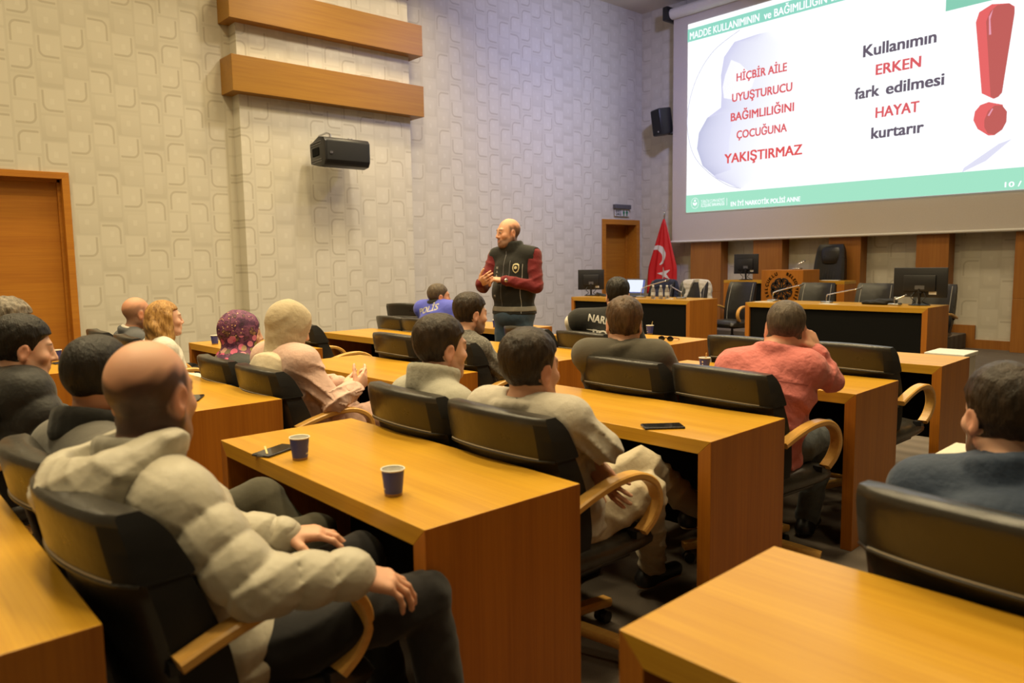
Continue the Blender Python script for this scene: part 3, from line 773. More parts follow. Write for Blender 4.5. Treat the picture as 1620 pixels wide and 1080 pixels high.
dm = [(0.05 * math.cos(k * PI / 4) * (1 if k % 2 else 0.75), yy - 0.004, ec + 0.05 * math.sin(k * PI / 4) * (1 if k % 2 else 0.75)) for k in range(8)]
b.poly(dm)
emb = b.done('emblem', 'emblem_black', lc)
for word, a0, a1 in (('SELÇUKLU', 205, 112), ('BELEDİYESİ', 68, -30)):
    n = len(word)
    for i, chh in enumerate(word):
        a = ra(a0 + (a1 - a0) * i / (n - 1)); r = 0.232
        o = link('emblem_letter', text_mesh(chh, None, 0.05, 0.05), 'emblem_black', emb)
        o.location = (r * math.cos(a), -0.264, ec + r * math.sin(a))
        o.rotation_euler = (PI / 2, 0, 0)
        o.rotation_euler = (Matrix.Rotation(PI / 2, 3, 'X') @ Matrix.Rotation(a - PI / 2, 3, 'Z')).to_euler()
# desk on the dais behind the lectern
ud = thing('dais_desk', 'long wooden desk on the low dais behind the lectern', 'desk', (-5.17, 11.62, 0.22))
b = B(); b.box(-2.1, -0.2, 0.74, 0, 0.2, 0.79, bev=0.003); b.done('desktop', 'desk_wood_top', ud)
b = B(); b.box(-0.12, -0.2, 0, 0, 0.2, 0.738, bev=0.003); b.done('side_panel', 'desk_wood_side_shaded', ud)
b = B(); b.box(-2.1, -0.2, 0, -1.98, 0.2, 0.738, bev=0.003); b.done('side_panel', 'desk_wood_side_shaded', ud)
b = B(); b.box(-1.97, -0.17, 0.0, -0.13, -0.15, 0.738); b.done('modesty_panel', 'black_panel', ud)
# low white box before the tables
wb = thing('white_box', 'low white cabinet with a pale lid between the front desk and the council table', 'cabinet', (-2.145, 6.72, 0), ra(2))
b = B(); b.box(-0.135, -0.17, 0, 0.13, 0.17, 0.565, bev=0.004); b.done('body', 'white_paint', wb)
b = B(); b.box(-0.15, -0.185, 0.567, 0.145, 0.185, 0.6, bev=0.006); b.done('lid', 'white_paint', wb)

# ================================================================== monitors, laptop, microphones, bottles
emit('laptop_glow', (0.80, 0.86, 1.0, 1), 1.05)
def monitor(label, loc, rz, wd, ht, base):
    """back of the screen faces us"""
    t = thing('computer_monitor', label, 'monitor', loc, rz)
    b = B(); b.box(-wd / 2, -0.012, base, wd / 2, 0.014, base + ht, bev=0.006); b.box(-wd * 0.3, -0.035, base + ht * 0.2, wd * 0.3, -0.011, base + ht * 0.75, bev=0.01); b.done('screen_housing', 'black_plastic', t, angle=40)
    b = B(); b.box(-wd / 2 + 0.012, 0.0135, base + 0.015, wd / 2 - 0.012, 0.0155, base + ht - 0.012); b.done('display', 'black_panel', t)
    b = B(); b.tube([(0, 0.0, 0.01), (0, -0.012, base * 0.6), (0, -0.025, base + ht * 0.3)], 0.016, 10); b.done('stand', 'black_plastic', t, angle=40)
    b = B(); b.lathe([(0.0, 0.0), (0.115, 0.0), (0.115, 0.008), (0.02, 0.02)], 24); b.done('foot', 'black_plastic', t, angle=40)
    b = B(); b.box(wd * 0.17, -0.0135, base + ht * 0.10, wd * 0.31, -0.0125, base + ht * 0.2); b.done('sticker', 'white_paint', t)
    b = B(); b.box(-wd * 0.08, -0.0365, base + ht * 0.27, wd * 0.1, -0.0355, base + ht * 0.40); b.done('plate', 'grey_plastic', t)
    b = B()
    for s in (-1, 1): b.tube(smooth_path([(s * 0.05, -0.02, base + ht * 0.17), (s * 0.08, -0.05, base), (s * 0.04, -0.03, base * 0.5), (s * 0.1, 0.04, 0.006)], 5), 0.005, 6)
    b.box(-0.02, -0.04, base + ht * 0.14, 0.03, -0.012, base + ht * 0.19); b.done('cable', 'black_plastic', t, angle=50)
    return t
monitor('big black monitor seen from behind on the right council table', (-3.375, 9.42, 0.80), ra(1), 0.585, 0.345, 0.095)
monitor('black monitor seen from behind on the far left end of the left table', (-8.43, 9.3, 0.80), ra(38), 0.43, 0.33, 0.1)
monitor('black monitor seen from behind on the dais desk left of the lectern', (-6.92, 11.55, 1.0105), ra(8), 0.43, 0.335, 0.105)
lp = thing('laptop', 'open laptop with a bright screen on the left council table', 'laptop', (-7.62, 9.32, 0.80), ra(4))
b = B(); b.box(-0.19, -0.13, 0, 0.19, 0.12, 0.018, bev=0.005); b.done('keyboard_base', 'black_plastic', lp)
b = B(); b.box(-0.19, -0.006, 0, 0.19, 0.006, 0.27, bev=0.004); ld = b.done('lid', 'grey_plastic', lp, loc=(0, 0.125, 0.016), rot=(ra(-12), 0, 0))
b = B(); b.box(-0.168, -0.0085, 0.04, 0.168, -0.0065, 0.25); dsp = b.done('display', 'laptop_glow', ld)
emit('laptop_bar', (0.10, 0.14, 0.45, 1), 0.8)
b = B(); b.box(-0.168, -0.0095, 0.04, 0.168, -0.0088, 0.055); b.box(0.135, -0.0095, 0.04, 0.168, -0.0088, 0.25); b.done('taskbar', 'laptop_bar', ld)
def mic(label, loc, tip, group='gooseneck microphones'):
    t = thing('gooseneck_microphone', label, 'microphone', loc, 0, group)
    dx, dy, dz = tip[0] - loc[0], tip[1] - loc[1], tip[2] - loc[2]
    b = B(); b.box(-0.06, -0.05, 0, 0.06, 0.05, 0.03, bev=0.008); b.done('base', 'steel', t, angle=40)
    b = B(); b.tube(smooth_path([(0, 0, 0.025), (0.0, 0, 0.10), (dx * 0.12, dy * 0.12, 0.025 + (dz - 0.03) * 0.55), (dx * 0.9, dy * 0.9, dz * 0.94)], 8), 0.007, 8); b.done('gooseneck', 'chrome', t, smooth=True)
    v = Vector((dx, dy, dz)); a = v * 0.88; c = v * 1.02
    b = B(); b.tube([a, a.lerp(c, 0.3), c], [0.008, 0.014, 0.013], 10); b.done('capsule', 'grey_plastic', t, smooth=True)
mic('silver gooseneck microphone at the left end of the right council table', (-5.13, 9.24, 0.80), (-4.66, 9.12, 1.04))
mic('silver gooseneck microphone in the middle of the right council table', (-4.38, 9.20, 0.80), (-3.93, 9.12, 1.005))
mic('gooseneck microphone before the big monitor, only its stem showing', (-3.56, 9.18, 0.80), (-3.44, 9.2, 0.93))
mic('gooseneck microphone beside the laptop, its long arm rising over the bottles', (-7.27, 9.16, 0.80), (-6.74, 9.14, 1.085))
mic('gooseneck microphone in front of the pale quilted jacket', (-6.54, 9.17, 0.80), (-6.83, 9.3, 0.985))
mic('short microphone leaning over the lectern top', (-5.74, 11.05, 1.19), (-5.64, 11.1, 1.335))
base_mat('bottle_plastic', (0.85, 0.80, 0.72, 1), 0.08, 0.0, **{'Transmission Weight': 0.75, 'IOR': 1.2})
plain('bottle_label', (0.55, 0.57, 0.62, 1), 0.5)
for i, (x, y) in enumerate(((-6.915, 8.99), (-6.805, 9.03), (-6.715, 9.06))):
    t = thing('water_bottle', ('left', 'middle', 'right')[i] + 'most of the three small water bottles in front of the laptop' if i != 1 else 'middle one of the three small water bottles in front of the laptop', 'bottle', (x, y, 0.80), 0, 'small water bottles')
    b = B(); b.lathe([(0.028, 0), (0.033, 0.006), (0.033, 0.05), (0.03, 0.07), (0.033, 0.09), (0.033, 0.125), (0.014, 0.175), (0.014, 0.185)], 18); b.done('bottle_body', 'bottle_plastic', t, angle=40)
    b = B(); b.lathe([(0.0336, 0.055), (0.0336, 0.1)], 18, cap=False); b.done('wrapper', 'bottle_label', t, smooth=True)
    b = B(); b.lathe([(0.0155, 0.183), (0.0155, 0.2), (0.013, 0.203)], 14); b.done('cap', 'white_paint', t, angle=40)
# papers, bag, cables on the tables
for x, y, rz, lab in ((-5.2, 9.12, 20, 'white sheet lying at the left end of the right council table'), (-4.30, 9.10, -10, 'white card by the middle microphone on the right council table')):
    b = B(); b.box(-0.11, -0.06, 0, 0.11, 0.06, 0.004); tag(b.done('paper_sheet', 'white_paint', loc=(x, y, 0.8005), rot=(0, 0, ra(rz))), lab, 'paper', 'loose papers')
b = B(); b.box(-0.13, -0.05, 0, 0.13, 0.05, 0.012, bev=0.003); tag(b.done('name_plate', 'white_paint', loc=(-5.42, 11.5, 1.0105), rot=(0, 0, 0.1)), 'small white plate on the dais desk below the high-backed chair', 'plate')
b = B()
for k in range(5):
    o_ = k * 0.02; b.tube(smooth_path([(-8.33 + o_, 9.28, 0.805), (-8.22, 9.22 + o_, 0.86 - o_), (-8.1 - o_, 9.16, 0.815 + 0.5 * o_), (-7.95, 9.2 + o_, 0.806)], 6), 0.006, 6)
tag(b.done('cable_bundle', 'black_plastic', smooth=True), 'tangle of dark cables beside the left table\'s monitor', 'cables')
b = B()
for k in range(3): b.box(-0.06 + k * 0.035, -0.02, 0.0, -0.035 + k * 0.035, 0.02, 0.012 + 0.004 * k)
tag(b.done('pen_tray', 'white_paint', loc=(-6.60, 8.99, 0.8005)), 'small white bits lying right of the water bottles', 'stationery')
# flag
fl = thing('flag_on_stand', 'red flag with white crescent and star furled on a chrome pole in the corner', 'flag', (-9.06, 12.12, 0.22))
b = B(); b.lathe([(0.0, 0.0), (0.16, 0.0), (0.16, 0.02), (0.03, 0.05), (0.0125, 0.06), (0.0125, 1.98), (0.02, 1.99), (0.02, 2.06), (0.011, 2.08), (0.011, 2.11)], 16); b.done('pole', 'chrome', fl, angle=40)
b = B(); b.ribbon([(0.055 * math.cos(a), 0, 2.165 + 0.055 * math.sin(a)) for a in [ra(60 - 300 * k / 18) for k in range(19)]], 0.008, 0.016, (0, 1, 0), 0.5); b.done('crescent_finial', 'chrome', fl)
b = B(); rs = []
for k in range(22):
    t = k / 21; z = 1.94 - 1.45 * t; wd = 0.02 + 0.30 * min(1, t * 1.55) ** 0.9; dp = 0.018 + 0.06 * t; ring = []
    for j in range(64):
        a = 2 * PI * j / 64; fo = 1 + 0.10 * t * math.sin(7 * a + 1.2) + 0.05 * t * math.sin(13 * a)
        ring.append(((wd * math.cos(a) * fo) - 0.03 * t, dp * math.sin(a) * fo * 1.1 + 0.035 * t * math.sin(5 * math.cos(a) * 2 + 1) - 0.012, z))
    rs.append(ring)
plain('flag_red', (0.62, 0.008, 0.012, 1), 0.5)
plain('flag_white', (0.75, 0.70, 0.66, 1), 0.6)
b.rings(rs); fcl = b.done('flag_cloth', 'flag_red', fl, smooth=True)

# ================================================================== implicit surfaces for bodies and clothes
F32 = np.float32
def V3(*a): return np.array(a, F32)
def smin(a, b, k):
    if k <= 0: return np.minimum(a, b)
    h = np.clip(0.5 + 0.5 * (b - a) / k, 0, 1)
    return b + (a - b) * h - k * h * (1 - h)
def smax(a, b, k): return -smin(-a, -b, k)
class Cap:
    """tapered capsule; `wob` = quilting/fold function of (t along axis, length)"""
    def __init__(s, a, b, ra_, rb=None, k=0.02, wob=None):
        s.a, s.b, s.ra, s.rb, s.k, s.wob = np.asarray(a, F32), np.asarray(b, F32), ra_, ra_ if rb is None else rb, k, wob
        s.c = (s.a + s.b) / 2; s.R = np.linalg.norm(s.b - s.a) / 2 + max(s.ra, s.rb) + 0.03
        s.op = 1
    def __call__(s, P):
        ba = s.b - s.a; L2 = float(ba @ ba) + 1e-9
        pa = P - s.a; t = np.clip((pa @ ba) / L2, 0, 1)
        d = np.linalg.norm(pa - t[:, None] * ba, axis=1) - (s.ra + (s.rb - s.ra) * t)
        if s.wob is not None: d = d - s.wob(t, math.sqrt(L2), P)
        return d
class Ell:
    def __init__(s, c, r, k=0.02, R=None, op=1, wob=None):
        s.c, s.r, s.k, s.op = np.asarray(c, F32), np.asarray(r, F32), k, op
        s.M = None if R is None else np.asarray(R, F32); s.R = float(max(r)) + 0.03; s.wob = wob
    def __call__(s, P):
        q = P - s.c
        if s.M is not None: q = q @ s.M                     # columns of M are the ellipsoid's axes
        k0 = np.linalg.norm(q / s.r, axis=1); k1 = np.linalg.norm(q / (s.r * s.r), axis=1)
        d = k0 * (k0 - 1) / (k1 + 1e-9)
        if s.wob is not None: d = d - s.wob(q)
        return d
class Grp:
    """prims in a local frame (c, M); smooth union in order; op -1 carves"""
    def __init__(s, prims, k=0.02, frame=None, post=None):
        s.prims, s.k, s.fr, s.post, s.op = prims, k, frame, post, 1
        lo = np.min([p.c - p.R for p in prims if p.op > 0], axis=0); hi = np.max([p.c + p.R for p in prims if p.op > 0], axis=0)
        c = (lo + hi) / 2; s.R = float(np.linalg.norm(hi - lo) / 2)
        s.c = c if frame is None else (frame[0] + frame[1] @ c)
    def __call__(s, P):
        if s.fr is not None: P = (P - s.fr[0]) @ s.fr[1]
        d = ev(s.prims, P)
        if s.post is not None: d = s.post(d, P)
        return d
def ev(prims, P):
    d = np.full(len(P), 1e3, F32)
    for p in prims:
        q = np.linalg.norm(P - p.c, axis=1) - p.R
        m = q < 0.09
        if p.op > 0: d = np.minimum(d, np.maximum(q, 0.05) + 0.02) if not m.all() else d
        if not m.any(): continue
        dd = p(P[m])
        if p.op > 0: d[m] = smin(d[m], dd.astype(F32), p.k)
        else: d[m] = smax(d[m], -dd.astype(F32), p.k)
    return d
def polygonize(fn, lo, hi, h, BS=8):
    lo = np.asarray(lo, F32); nb = np.ceil((np.asarray(hi) - lo) / (BS * h)).astype(int)
    ii = np.stack(np.meshgrid(*[np.arange(n) for n in nb], indexing='ij'), -1).reshape(-1, 3)
    cen = (lo + (ii + 0.5) * BS * h).astype(F32)
    d = fn(cen); act = np.abs(d) < BS * h * 0.87 * 1.35 + 0.02
    bi = ii[act]; N = len(bi)
    g = np.stack(np.meshgrid(*[np.arange(BS + 1)] * 3, indexing='ij'), -1)
    P = (lo + (bi[:, None, None, None, :] * BS + g[None]) * h).astype(F32)
    D = np.concatenate([fn(p.reshape(-1, 3)) for p in np.array_split(P, max(1, N // 300))]).reshape(N, BS + 1, BS + 1, BS + 1)
    I = D < 0
    cs = [(x, y, z) for x in (0, 1) for y in (0, 1) for z in (0, 1)]
    sl = lambda A, c: A[:, c[0]:c[0] + BS, c[1]:c[1] + BS, c[2]:c[2] + BS]
    cnt = sum(sl(I, c).astype(np.int8) for c in cs)
    cell = (cnt > 0) & (cnt < 8)
    w_ = np.argwhere(cell)
    Dc = np.stack([sl(D, c)[cell] for c in cs], 1)
    acc = np.zeros((len(w_), 3), F32); num = np.zeros(len(w_), F32)
    for i, a in enumerate(cs):
        for j, b in enumerate(cs):
            if j <= i or sum(abs(a[k] - b[k]) for k in range(3)) != 1: continue
            da, db = Dc[:, i], Dc[:, j]; m = (da < 0) != (db < 0)
            t = da[m] / (da[m] - db[m])
            acc[m] += np.array(a, F32) + t[:, None] * (np.array(b, F32) - np.array(a, F32)); num[m] += 1
    gi = bi[w_[:, 0]] * BS + w_[:, 1:]
    verts = lo + (gi + acc / num[:, None]) * h
    st = (nb * BS + 2).astype(np.int64)
    lid = lambda q: ((q[:, 0].astype(np.int64) + 1) * st[1] + q[:, 1] + 1) * st[2] + q[:, 2] + 1
    ids = lid(gi); order = np.argsort(ids); sid = ids[order]
    quads = []
    for ax in range(3):
        c = [0, 0, 0]; c[ax] = 1
        s0 = sl(I, (0, 0, 0)); s1 = sl(I, c); e = s0 != s1
        p = np.argwhere(e); gp = bi[p[:, 0]] * BS + p[:, 1:]
        o1, o2 = [k for k in range(3) if k != ax]
        u = np.zeros(3, int); u[o1] = 1; v = np.zeros(3, int); v[o2] = 1
        q = []; ok = np.ones(len(gp), bool)
        for off in (np.zeros(3, int), u, u + v, v):
            k = lid(gp - off); pos = np.clip(np.searchsorted(sid, k), 0, len(sid) - 1); ok &= sid[pos] == k; q.append(order[pos])
        q = np.stack(q, 1)[ok]; inn = s0[e][ok]
        flip = inn if ax != 1 else ~inn
        q[flip] = q[flip][:, ::-1]
        quads.append(q)
    return verts.astype(F32), np.concatenate(quads)[:, ::-1]
def np_mesh(name, verts, quads, colors=None):
    me = bpy.data.meshes.new(name); me.vertices.add(len(verts)); me.vertices.foreach_set('co', np.ascontiguousarray(verts, F32).ravel())
    n = len(quads); me.loops.add(n * 4); me.loops.foreach_set('vertex_index', quads.astype(np.int32).ravel())
    me.polygons.add(n); me.polygons.foreach_set('loop_start', np.arange(0, n * 4, 4, dtype=np.int32))
    me.polygons.foreach_set('use_smooth', np.ones(n, bool))
    me.update(calc_edges=True); me.validate()
    if colors is not None:
        ca = me.color_attributes.new('Col', 'FLOAT_COLOR', 'POINT')
        ca.data.foreach_set('color', np.concatenate([colors, np.ones((len(colors), 1), F32)], 1).astype(F32).ravel())
    return me
def bounds(prims, pad=0.03):
    return np.min([p.c - p.R for p in prims if p.op > 0], axis=0) - pad, np.max([p.c + p.R for p in prims if p.op > 0], axis=0) + pad

# ------------------------------------------------------------------ anatomy
def rotm(yaw, pitch=0.0, roll=0.0):
    """columns = local x (right), y (forward), z (up); yaw turns left of +Y, pitch nods down when negative"""
    return np.array(Matrix.Rotation(yaw, 3, 'Z') @ Matrix.Rotation(pitch, 3, 'X') @ Matrix.Rotation(roll, 3, 'Y'), F32)
def head_prims(female=False, fat=0.0, nose=1.0, jaw=1.0):
    E, C = Ell, Cap; p = []
    p.append(E((0, -0.014, 0.042), (0.077 + fat * .3, 0.098, 0.090), 0.02))
    p.append(E((0, 0.028, -0.012), (0.066 + fat, 0.068, 0.092), 0.03))
    p.append(C((-0.034, 0.052, -0.080), (0.034, 0.052, -0.080), 0.022 + fat, None, 0.03))
    p.append(E((0, 0.078, -0.094), (0.024 * jaw, 0.018, 0.018), 0.022))
    for s in (-1, 1):
        p.append(C((s * 0.058 * jaw, 0.0, -0.05), (s * 0.03, 0.06, -0.088), 0.02 + fat, 0.018 + fat, 0.03))
        p.append(E((s * 0.046, 0.066, -0.018), (0.022, 0.02, 0.02), 0.025))
    p.append(C((-0.036, 0.083, 0.034), (0.036, 0.083, 0.034), 0.012, None, 0.018))
    for s in (-1, 1): p.append(E((s * 0.032, 0.104, 0.011), (0.016, 0.011, 0.010), 0.016, op=-1))
    for s in (-1, 1): p.append(E((s * 0.031, 0.083, 0.0115), (0.0150, 0.0145, 0.0125), 0.005))
    for s in (-1, 1): p.append(C((s * 0.018, 0.094, 0.021), (s * 0.045, 0.085, 0.020), 0.0045, None, 0.006))
    p.append(C((0, 0.092, 0.026), (0, 0.106 + 0.006 * nose, -0.022), 0.009, 0.0120 * nose, 0.014))
    for s in (-1, 1): p.append(E((s * 0.014, 0.099, -0.026), (0.009, 0.012, 0.008), 0.008))
    p.append(E((0, 0.086, -0.055), (0.03, 0.014, 0.018), 0.02))
    p.append(C((-0.018, 0.092, -0.051), (0.018, 0.092, -0.051), 0.0055, None, 0.006)); p.append(C((-0.016, 0.092, -0.062), (0.016, 0.092, -0.062), 0.0065, None, 0.006))
    p.append(E((0, 0.106, -0.0565), (0.021, 0.010, 0.0016), 0.003, op=-1))
    for s in (-1, 1):
        Rm = rotm(s * -0.35, -0.12)
        p.append(E((s * 0.079, -0.008, 0.002), (0.010, 0.021, 0.034), 0.008, Rm))
        p.append(E((s * 0.081, -0.004, -0.026), (0.007, 0.011, 0.013), 0.008))
        p.append(E((s * 0.090, -0.006, 0.004), (0.008, 0.011, 0.020), 0.005, Rm, op=-1))
    return p
def hand_prims(wr, d, n, side, curl=(0.35, 0.4, 0.45, 0.5), thumb=0.5, sc=1.0, spread=0.06):
    """d = wrist to knuckles, n = out of the palm; side +1 right hand"""
    wr = np.asarray(wr, F32); d = np.asarray(d, F32); d = d / np.linalg.norm(d)
    n = np.asarray(n, F32); n = n - d * (n @ d); n = n / np.linalg.norm(n); t = np.cross(d, n) * side
    p = []
    if isinstance(curl, (int, float)): curl = (curl,) * 4
    for i in range(4):
        off = (0.030 - 0.0205 * i); kl = (0.088, 0.092, 0.088, 0.080)[i] * sc
        kn = wr + d * kl + t * off * sc - n * (0.004 * (i in (1, 2))) * sc
        p.append(Cap(wr + d * 0.008 + t * off * 0.55 * sc, kn, 0.0145 * sc, 0.0115 * sc, 0.014))
        a = 0.0; q = kn; seg = [(0.043, 0.026, 0.020), (0.047, 0.030, 0.021), (0.043, 0.028, 0.020), (0.033, 0.021, 0.018)][i]
        fd = d + t * spread * (1.5 - i)
        fd = fd / np.linalg.norm(fd); r = (0.0092, 0.0095, 0.009, 0.0078)[i] * sc
        for j, L_ in enumerate(seg):
            a += curl[i] * (1.0, 1.25, 0.8)[j]
            e = q + (fd * math.cos(a) + n * math.sin(a)) * L_ * sc
            p.append(Cap(q, e, r * (1 - 0.08 * j), r * (0.93 - 0.09 * j), 0.0045 if j else 0.008)); q = e
    q = wr + d * 0.022 * sc + t * 0.026 * sc
    for j, (L_, r) in enumerate(((0.044, 0.0135), (0.032, 0.0105), (0.026, 0.0095))):
        u = d * (0.72 + 0.1 * j) + t * (0.75 - 0.28 * thumb * j) + n * (0.25 + thumb * 0.35 * (j + 1)); u = u / np.linalg.norm(u)
        e = q + u * L_ * sc; p.append(Cap(q, e, r * sc, r * 0.88 * sc, 0.012 if j == 0 else 0.005)); q = e
    p.append(Ell(wr + d * 0.05 * sc + n * 0.004, (0.037 * sc, 0.045 * sc, 0.0155 * sc), 0.012, np.stack([t, d, n], 1)))
    return p

# ------------------------------------------------------------------ skin, hair and cloth looks
def skin_mat():
    m = base_mat('skin', (0.6, 0.35, 0.25, 1), 0.5); t = NT(m); at = t.node('ShaderNodeAttribute', attribute_name='Col'); co = t.coord()
    n = t.noise(co, 140, 3, 0.7); n2 = t.noise(co, 25, 2)
    t.put(t.p.inputs['Base Color'], t.mix(t.math('MULTIPLY', n2, 0.22), at.outputs[0], t.mix(0.5, at.outputs[0], (0.55, 0.18, 0.12, 1))))
    t.p.inputs['Subsurface Weight'].default_value = 0.12; t.p.inputs['Subsurface Radius'].default_value = (0.012, 0.005, 0.003); t.p.inputs['Subsurface Scale'].default_value = 1.0
    t.bump(n, 0.08, 0.002)
skin_mat()
def hair_mat(name, c, c2, rough=0.45, sc=1.0, stretch=(60, 60, 14)):
    m = base_mat(name, c, rough); t = NT(m); co = t.coord()
    n = t.noise(t.mapping(co, tuple(v * sc for v in stretch)), 1.0, 4, 0.7); n2 = t.noise(co, 18, 2)
    f = t.math('ADD', t.math('MULTIPLY', n, 0.7), t.math('MULTIPLY', n2, 0.3))
    t.put(t.p.inputs['Base Color'], t.ramp(f, [(0.35, c2), (0.68, c)])); t.bump(f, 1.0, 0.012)
    t.p.inputs['Specular IOR Level'].default_value = 0.3
hair_mat('hair_black', (0.022, 0.017, 0.014, 1), (0.006, 0.005, 0.004, 1))
hair_mat('hair_darkbrown', (0.050, 0.032, 0.020, 1), (0.014, 0.009, 0.006, 1))
hair_mat('hair_brown', (0.13, 0.075, 0.040, 1), (0.035, 0.020, 0.012, 1))
hair_mat('hair_grey', (0.34, 0.29, 0.23, 1), (0.06, 0.05, 0.04, 1))
hair_mat('hair_greybrown', (0.14, 0.105, 0.075, 1), (0.045, 0.032, 0.024, 1))
hair_mat('hair_blonde', (0.62, 0.36, 0.12, 1), (0.19, 0.085, 0.022, 1), 0.35, 1.0, (70, 70, 7))
SKIN = {'warm': (0.62, 0.335, 0.215), 'tan': (0.52, 0.26, 0.155), 'light': (0.70, 0.42, 0.30), 'olive': (0.50, 0.27, 0.165)}

class Person:
    pass
def frame_from(origin, heading):
    c, s = math.cos(heading), math.sin(heading)
    r = V3(c, s, 0); f = V3(-s, c, 0); o = V3(origin[0], origin[1], 0)
    return lambda x, y, z: o + r * x + f * y + V3(0, 0, z)
def person(name, label, xy, heading, head, yaw, pitch=0.0, roll=0.0, skin='warm', joints=None, fem=False, fat=0.0, bulk=1.0,
           hair=None, beard=0.0, h=0.0075, hands=None, group=None, brow=(0.03, 0.02, 0.015), nose=1.0, standing=False, bald=False, jaw=1.0):
    p = Person(); p.name, p.label, p.h, p.skin, p.beard, p.browc, p.hair, p.fem, p.bald = name, label, h, SKIN[skin], beard, brow, hair, fem, bald
    p.L = L_ = frame_from(xy, ra(heading)); p.xy, p.heading = xy, ra(heading)
    p.hd = hd = V3(*head); p.HM = rotm(ra(yaw), ra(pitch), ra(roll)); p.group = group
    fw_ = p.HM[:, 1]; up_ = p.HM[:, 2]
    j = {}
    j['neck0'] = hd - up_ * 0.055 - fw_ * 0.022
    loc = np.array([np.dot(hd - V3(xy[0], xy[1], 0), L_(1, 0, 0) - L_(0, 0, 0)), np.dot(hd - V3(xy[0], xy[1], 0), L_(0, 1, 0) - L_(0, 0, 0)), hd[2]])
    nb = (loc[0] * 0.9, loc[1] - 0.05, loc[2] - 0.150)
    j['nb'] = L_(*nb); sc = (nb[0] * 0.9, nb[1] - 0.005, nb[2] - 0.03); j['sc'] = L_(*sc)
    hz = 0.50 if not standing else 0.93
    j['hip'] = L_(0, 0, hz)
    sw = 0.185 if not fem else 0.165
    j['sL'] = L_(sc[0] - sw, sc[1], sc[2] - 0.015); j['sR'] = L_(sc[0] + sw, sc[1], sc[2] - 0.015)
    j['eL'] = L_(-0.25, sc[1] + 0.06, sc[2] - 0.27); j['eR'] = L_(0.25, sc[1] + 0.06, sc[2] - 0.27)
    j['wL'] = L_(-0.12, sc[1] + 0.28, sc[2] - 0.27); j['wR'] = L_(0.12, sc[1] + 0.28, sc[2] - 0.27)
    if standing:
        j['kL'] = L_(-0.1, 0.03, 0.49); j['kR'] = L_(0.1, 0.02, 0.49); j['aL'] = L_(-0.11, -0.02, 0.09); j['aR'] = L_(0.11, -0.02, 0.09)
    else:
        j['kL'] = L_(-0.12, 0.42, 0.52); j['kR'] = L_(0.12, 0.42, 0.52); j['aL'] = L_(-0.12, 0.46, 0.09); j['aR'] = L_(0.12, 0.46, 0.09)
    j['hL'] = L_(-0.09, 0.01, hz - 0.01); j['hR'] = L_(0.09, 0.01, hz - 0.01)
    for k, v in (joints or {}).items(): j[k] = V3(*v)
    p.j = j; p.bulk = bulk
    p.headg = Grp(head_prims(fem, fat, nose, jaw), 0.03, (hd, p.HM)); p.headg.k = 0.03
    p.hands = hands or {}
    p.parts = []
    sp = j['sc'] - j['hip']; p.spl = float(np.linalg.norm(sp)); z = sp / p.spl
    x = j['sR'] - j['sL']; x = x - z * (x @ z); x = x / np.linalg.norm(x); y = np.cross(z, x)
    p.SM = np.stack([x, y, z], 1).astype(F32)
    return p
def torso_prims(p, g, wob=None, belly=0.0, k=0.05):
    j, b = p.j, p.bulk; at = lambda t, dy=0.0: j['hip'] + (j['sc'] - j['hip']) * t + p.SM[:, 1] * dy
    q = [Ell(at(0.02), (0.165 * b + g, 0.125 * b + g, 0.13 + g), k, p.SM, wob=wob),
         Ell(at(0.38, belly * 0.5), (0.150 * b + g + belly * 0.4, 0.110 * b + g + belly, 0.5 * p.spl * 0.62 + g), k, p.SM, wob=wob),
         Ell(at(0.72), (0.165 * b + g, 0.112 * b + g, 0.5 * p.spl * 0.60 + g), k, p.SM, wob=wob),
         Cap(j['sL'] * 0.94 + j['sR'] * 0.06, j['sR'] * 0.94 + j['sL'] * 0.06, 0.052 + g, None, k)]
    for s in ('sL', 'sR'):
        q.append(Cap(j['nb'] + (j['neck0'] - j['nb']) * 0.15, j[s] + V3(0, 0, 0.0), 0.045 + g * 0.7, 0.045 + g, k))
    return q
def sleeve_prims(p, g, wob=None, cuff=1.0, k=0.02, sides='LR'):
    j = p.j; q = []
    for s in sides:
        q.append(Cap(j['s' + s] + (j['sc'] - j['s' + s]) * 0.10, j['e' + s], 0.054 * p.bulk + g, 0.041 + g * 0.9, k, wob))
        w_ = j['e' + s] + (j['w' + s] - j['e' + s]) * cuff
        q.append(Cap(j['e' + s], w_, 0.040 + g * 0.9, 0.030 + g * 0.8, 0.012, wob))
    return q
def leg_prims(p, g, wob=None, k=0.03):
    j = p.j; q = [Ell(j['hip'] + V3(0, 0, -0.01), (0.155 * p.bulk + g, 0.13 * p.bulk + g, 0.115 + g), 0.04, p.SM)]
    for s in 'LR':
        q.append(Cap(j['h' + s], j['k' + s], 0.074 * p.bulk + g, 0.053 + g, 0.02, wob)); q.append(Cap(j['k' + s], j['a' + s], 0.051 + g, 0.041 + g, 0.012, wob))
    return q
def body_prims(p):
    j = p.j; q = [p.headg]
    q.append(Cap(j['neck0'], j['nb'] + V3(0, 0, 0.01), 0.050 if not p.fem else 0.043, 0.056 if not p.fem else 0.047, 0.03))
    q += torso_prims(p, -0.012); q += sleeve_prims(p, -0.008); q += leg_prims(p, -0.012)
    for s in 'LR':
        if s in p.hands: q.append(Grp(hand_prims(j['w' + s], *p.hands[s][:2], 1 if s == 'R' else -1, **p.hands[s][2]), 0.01)); q[-1].k = 0.012
    return q
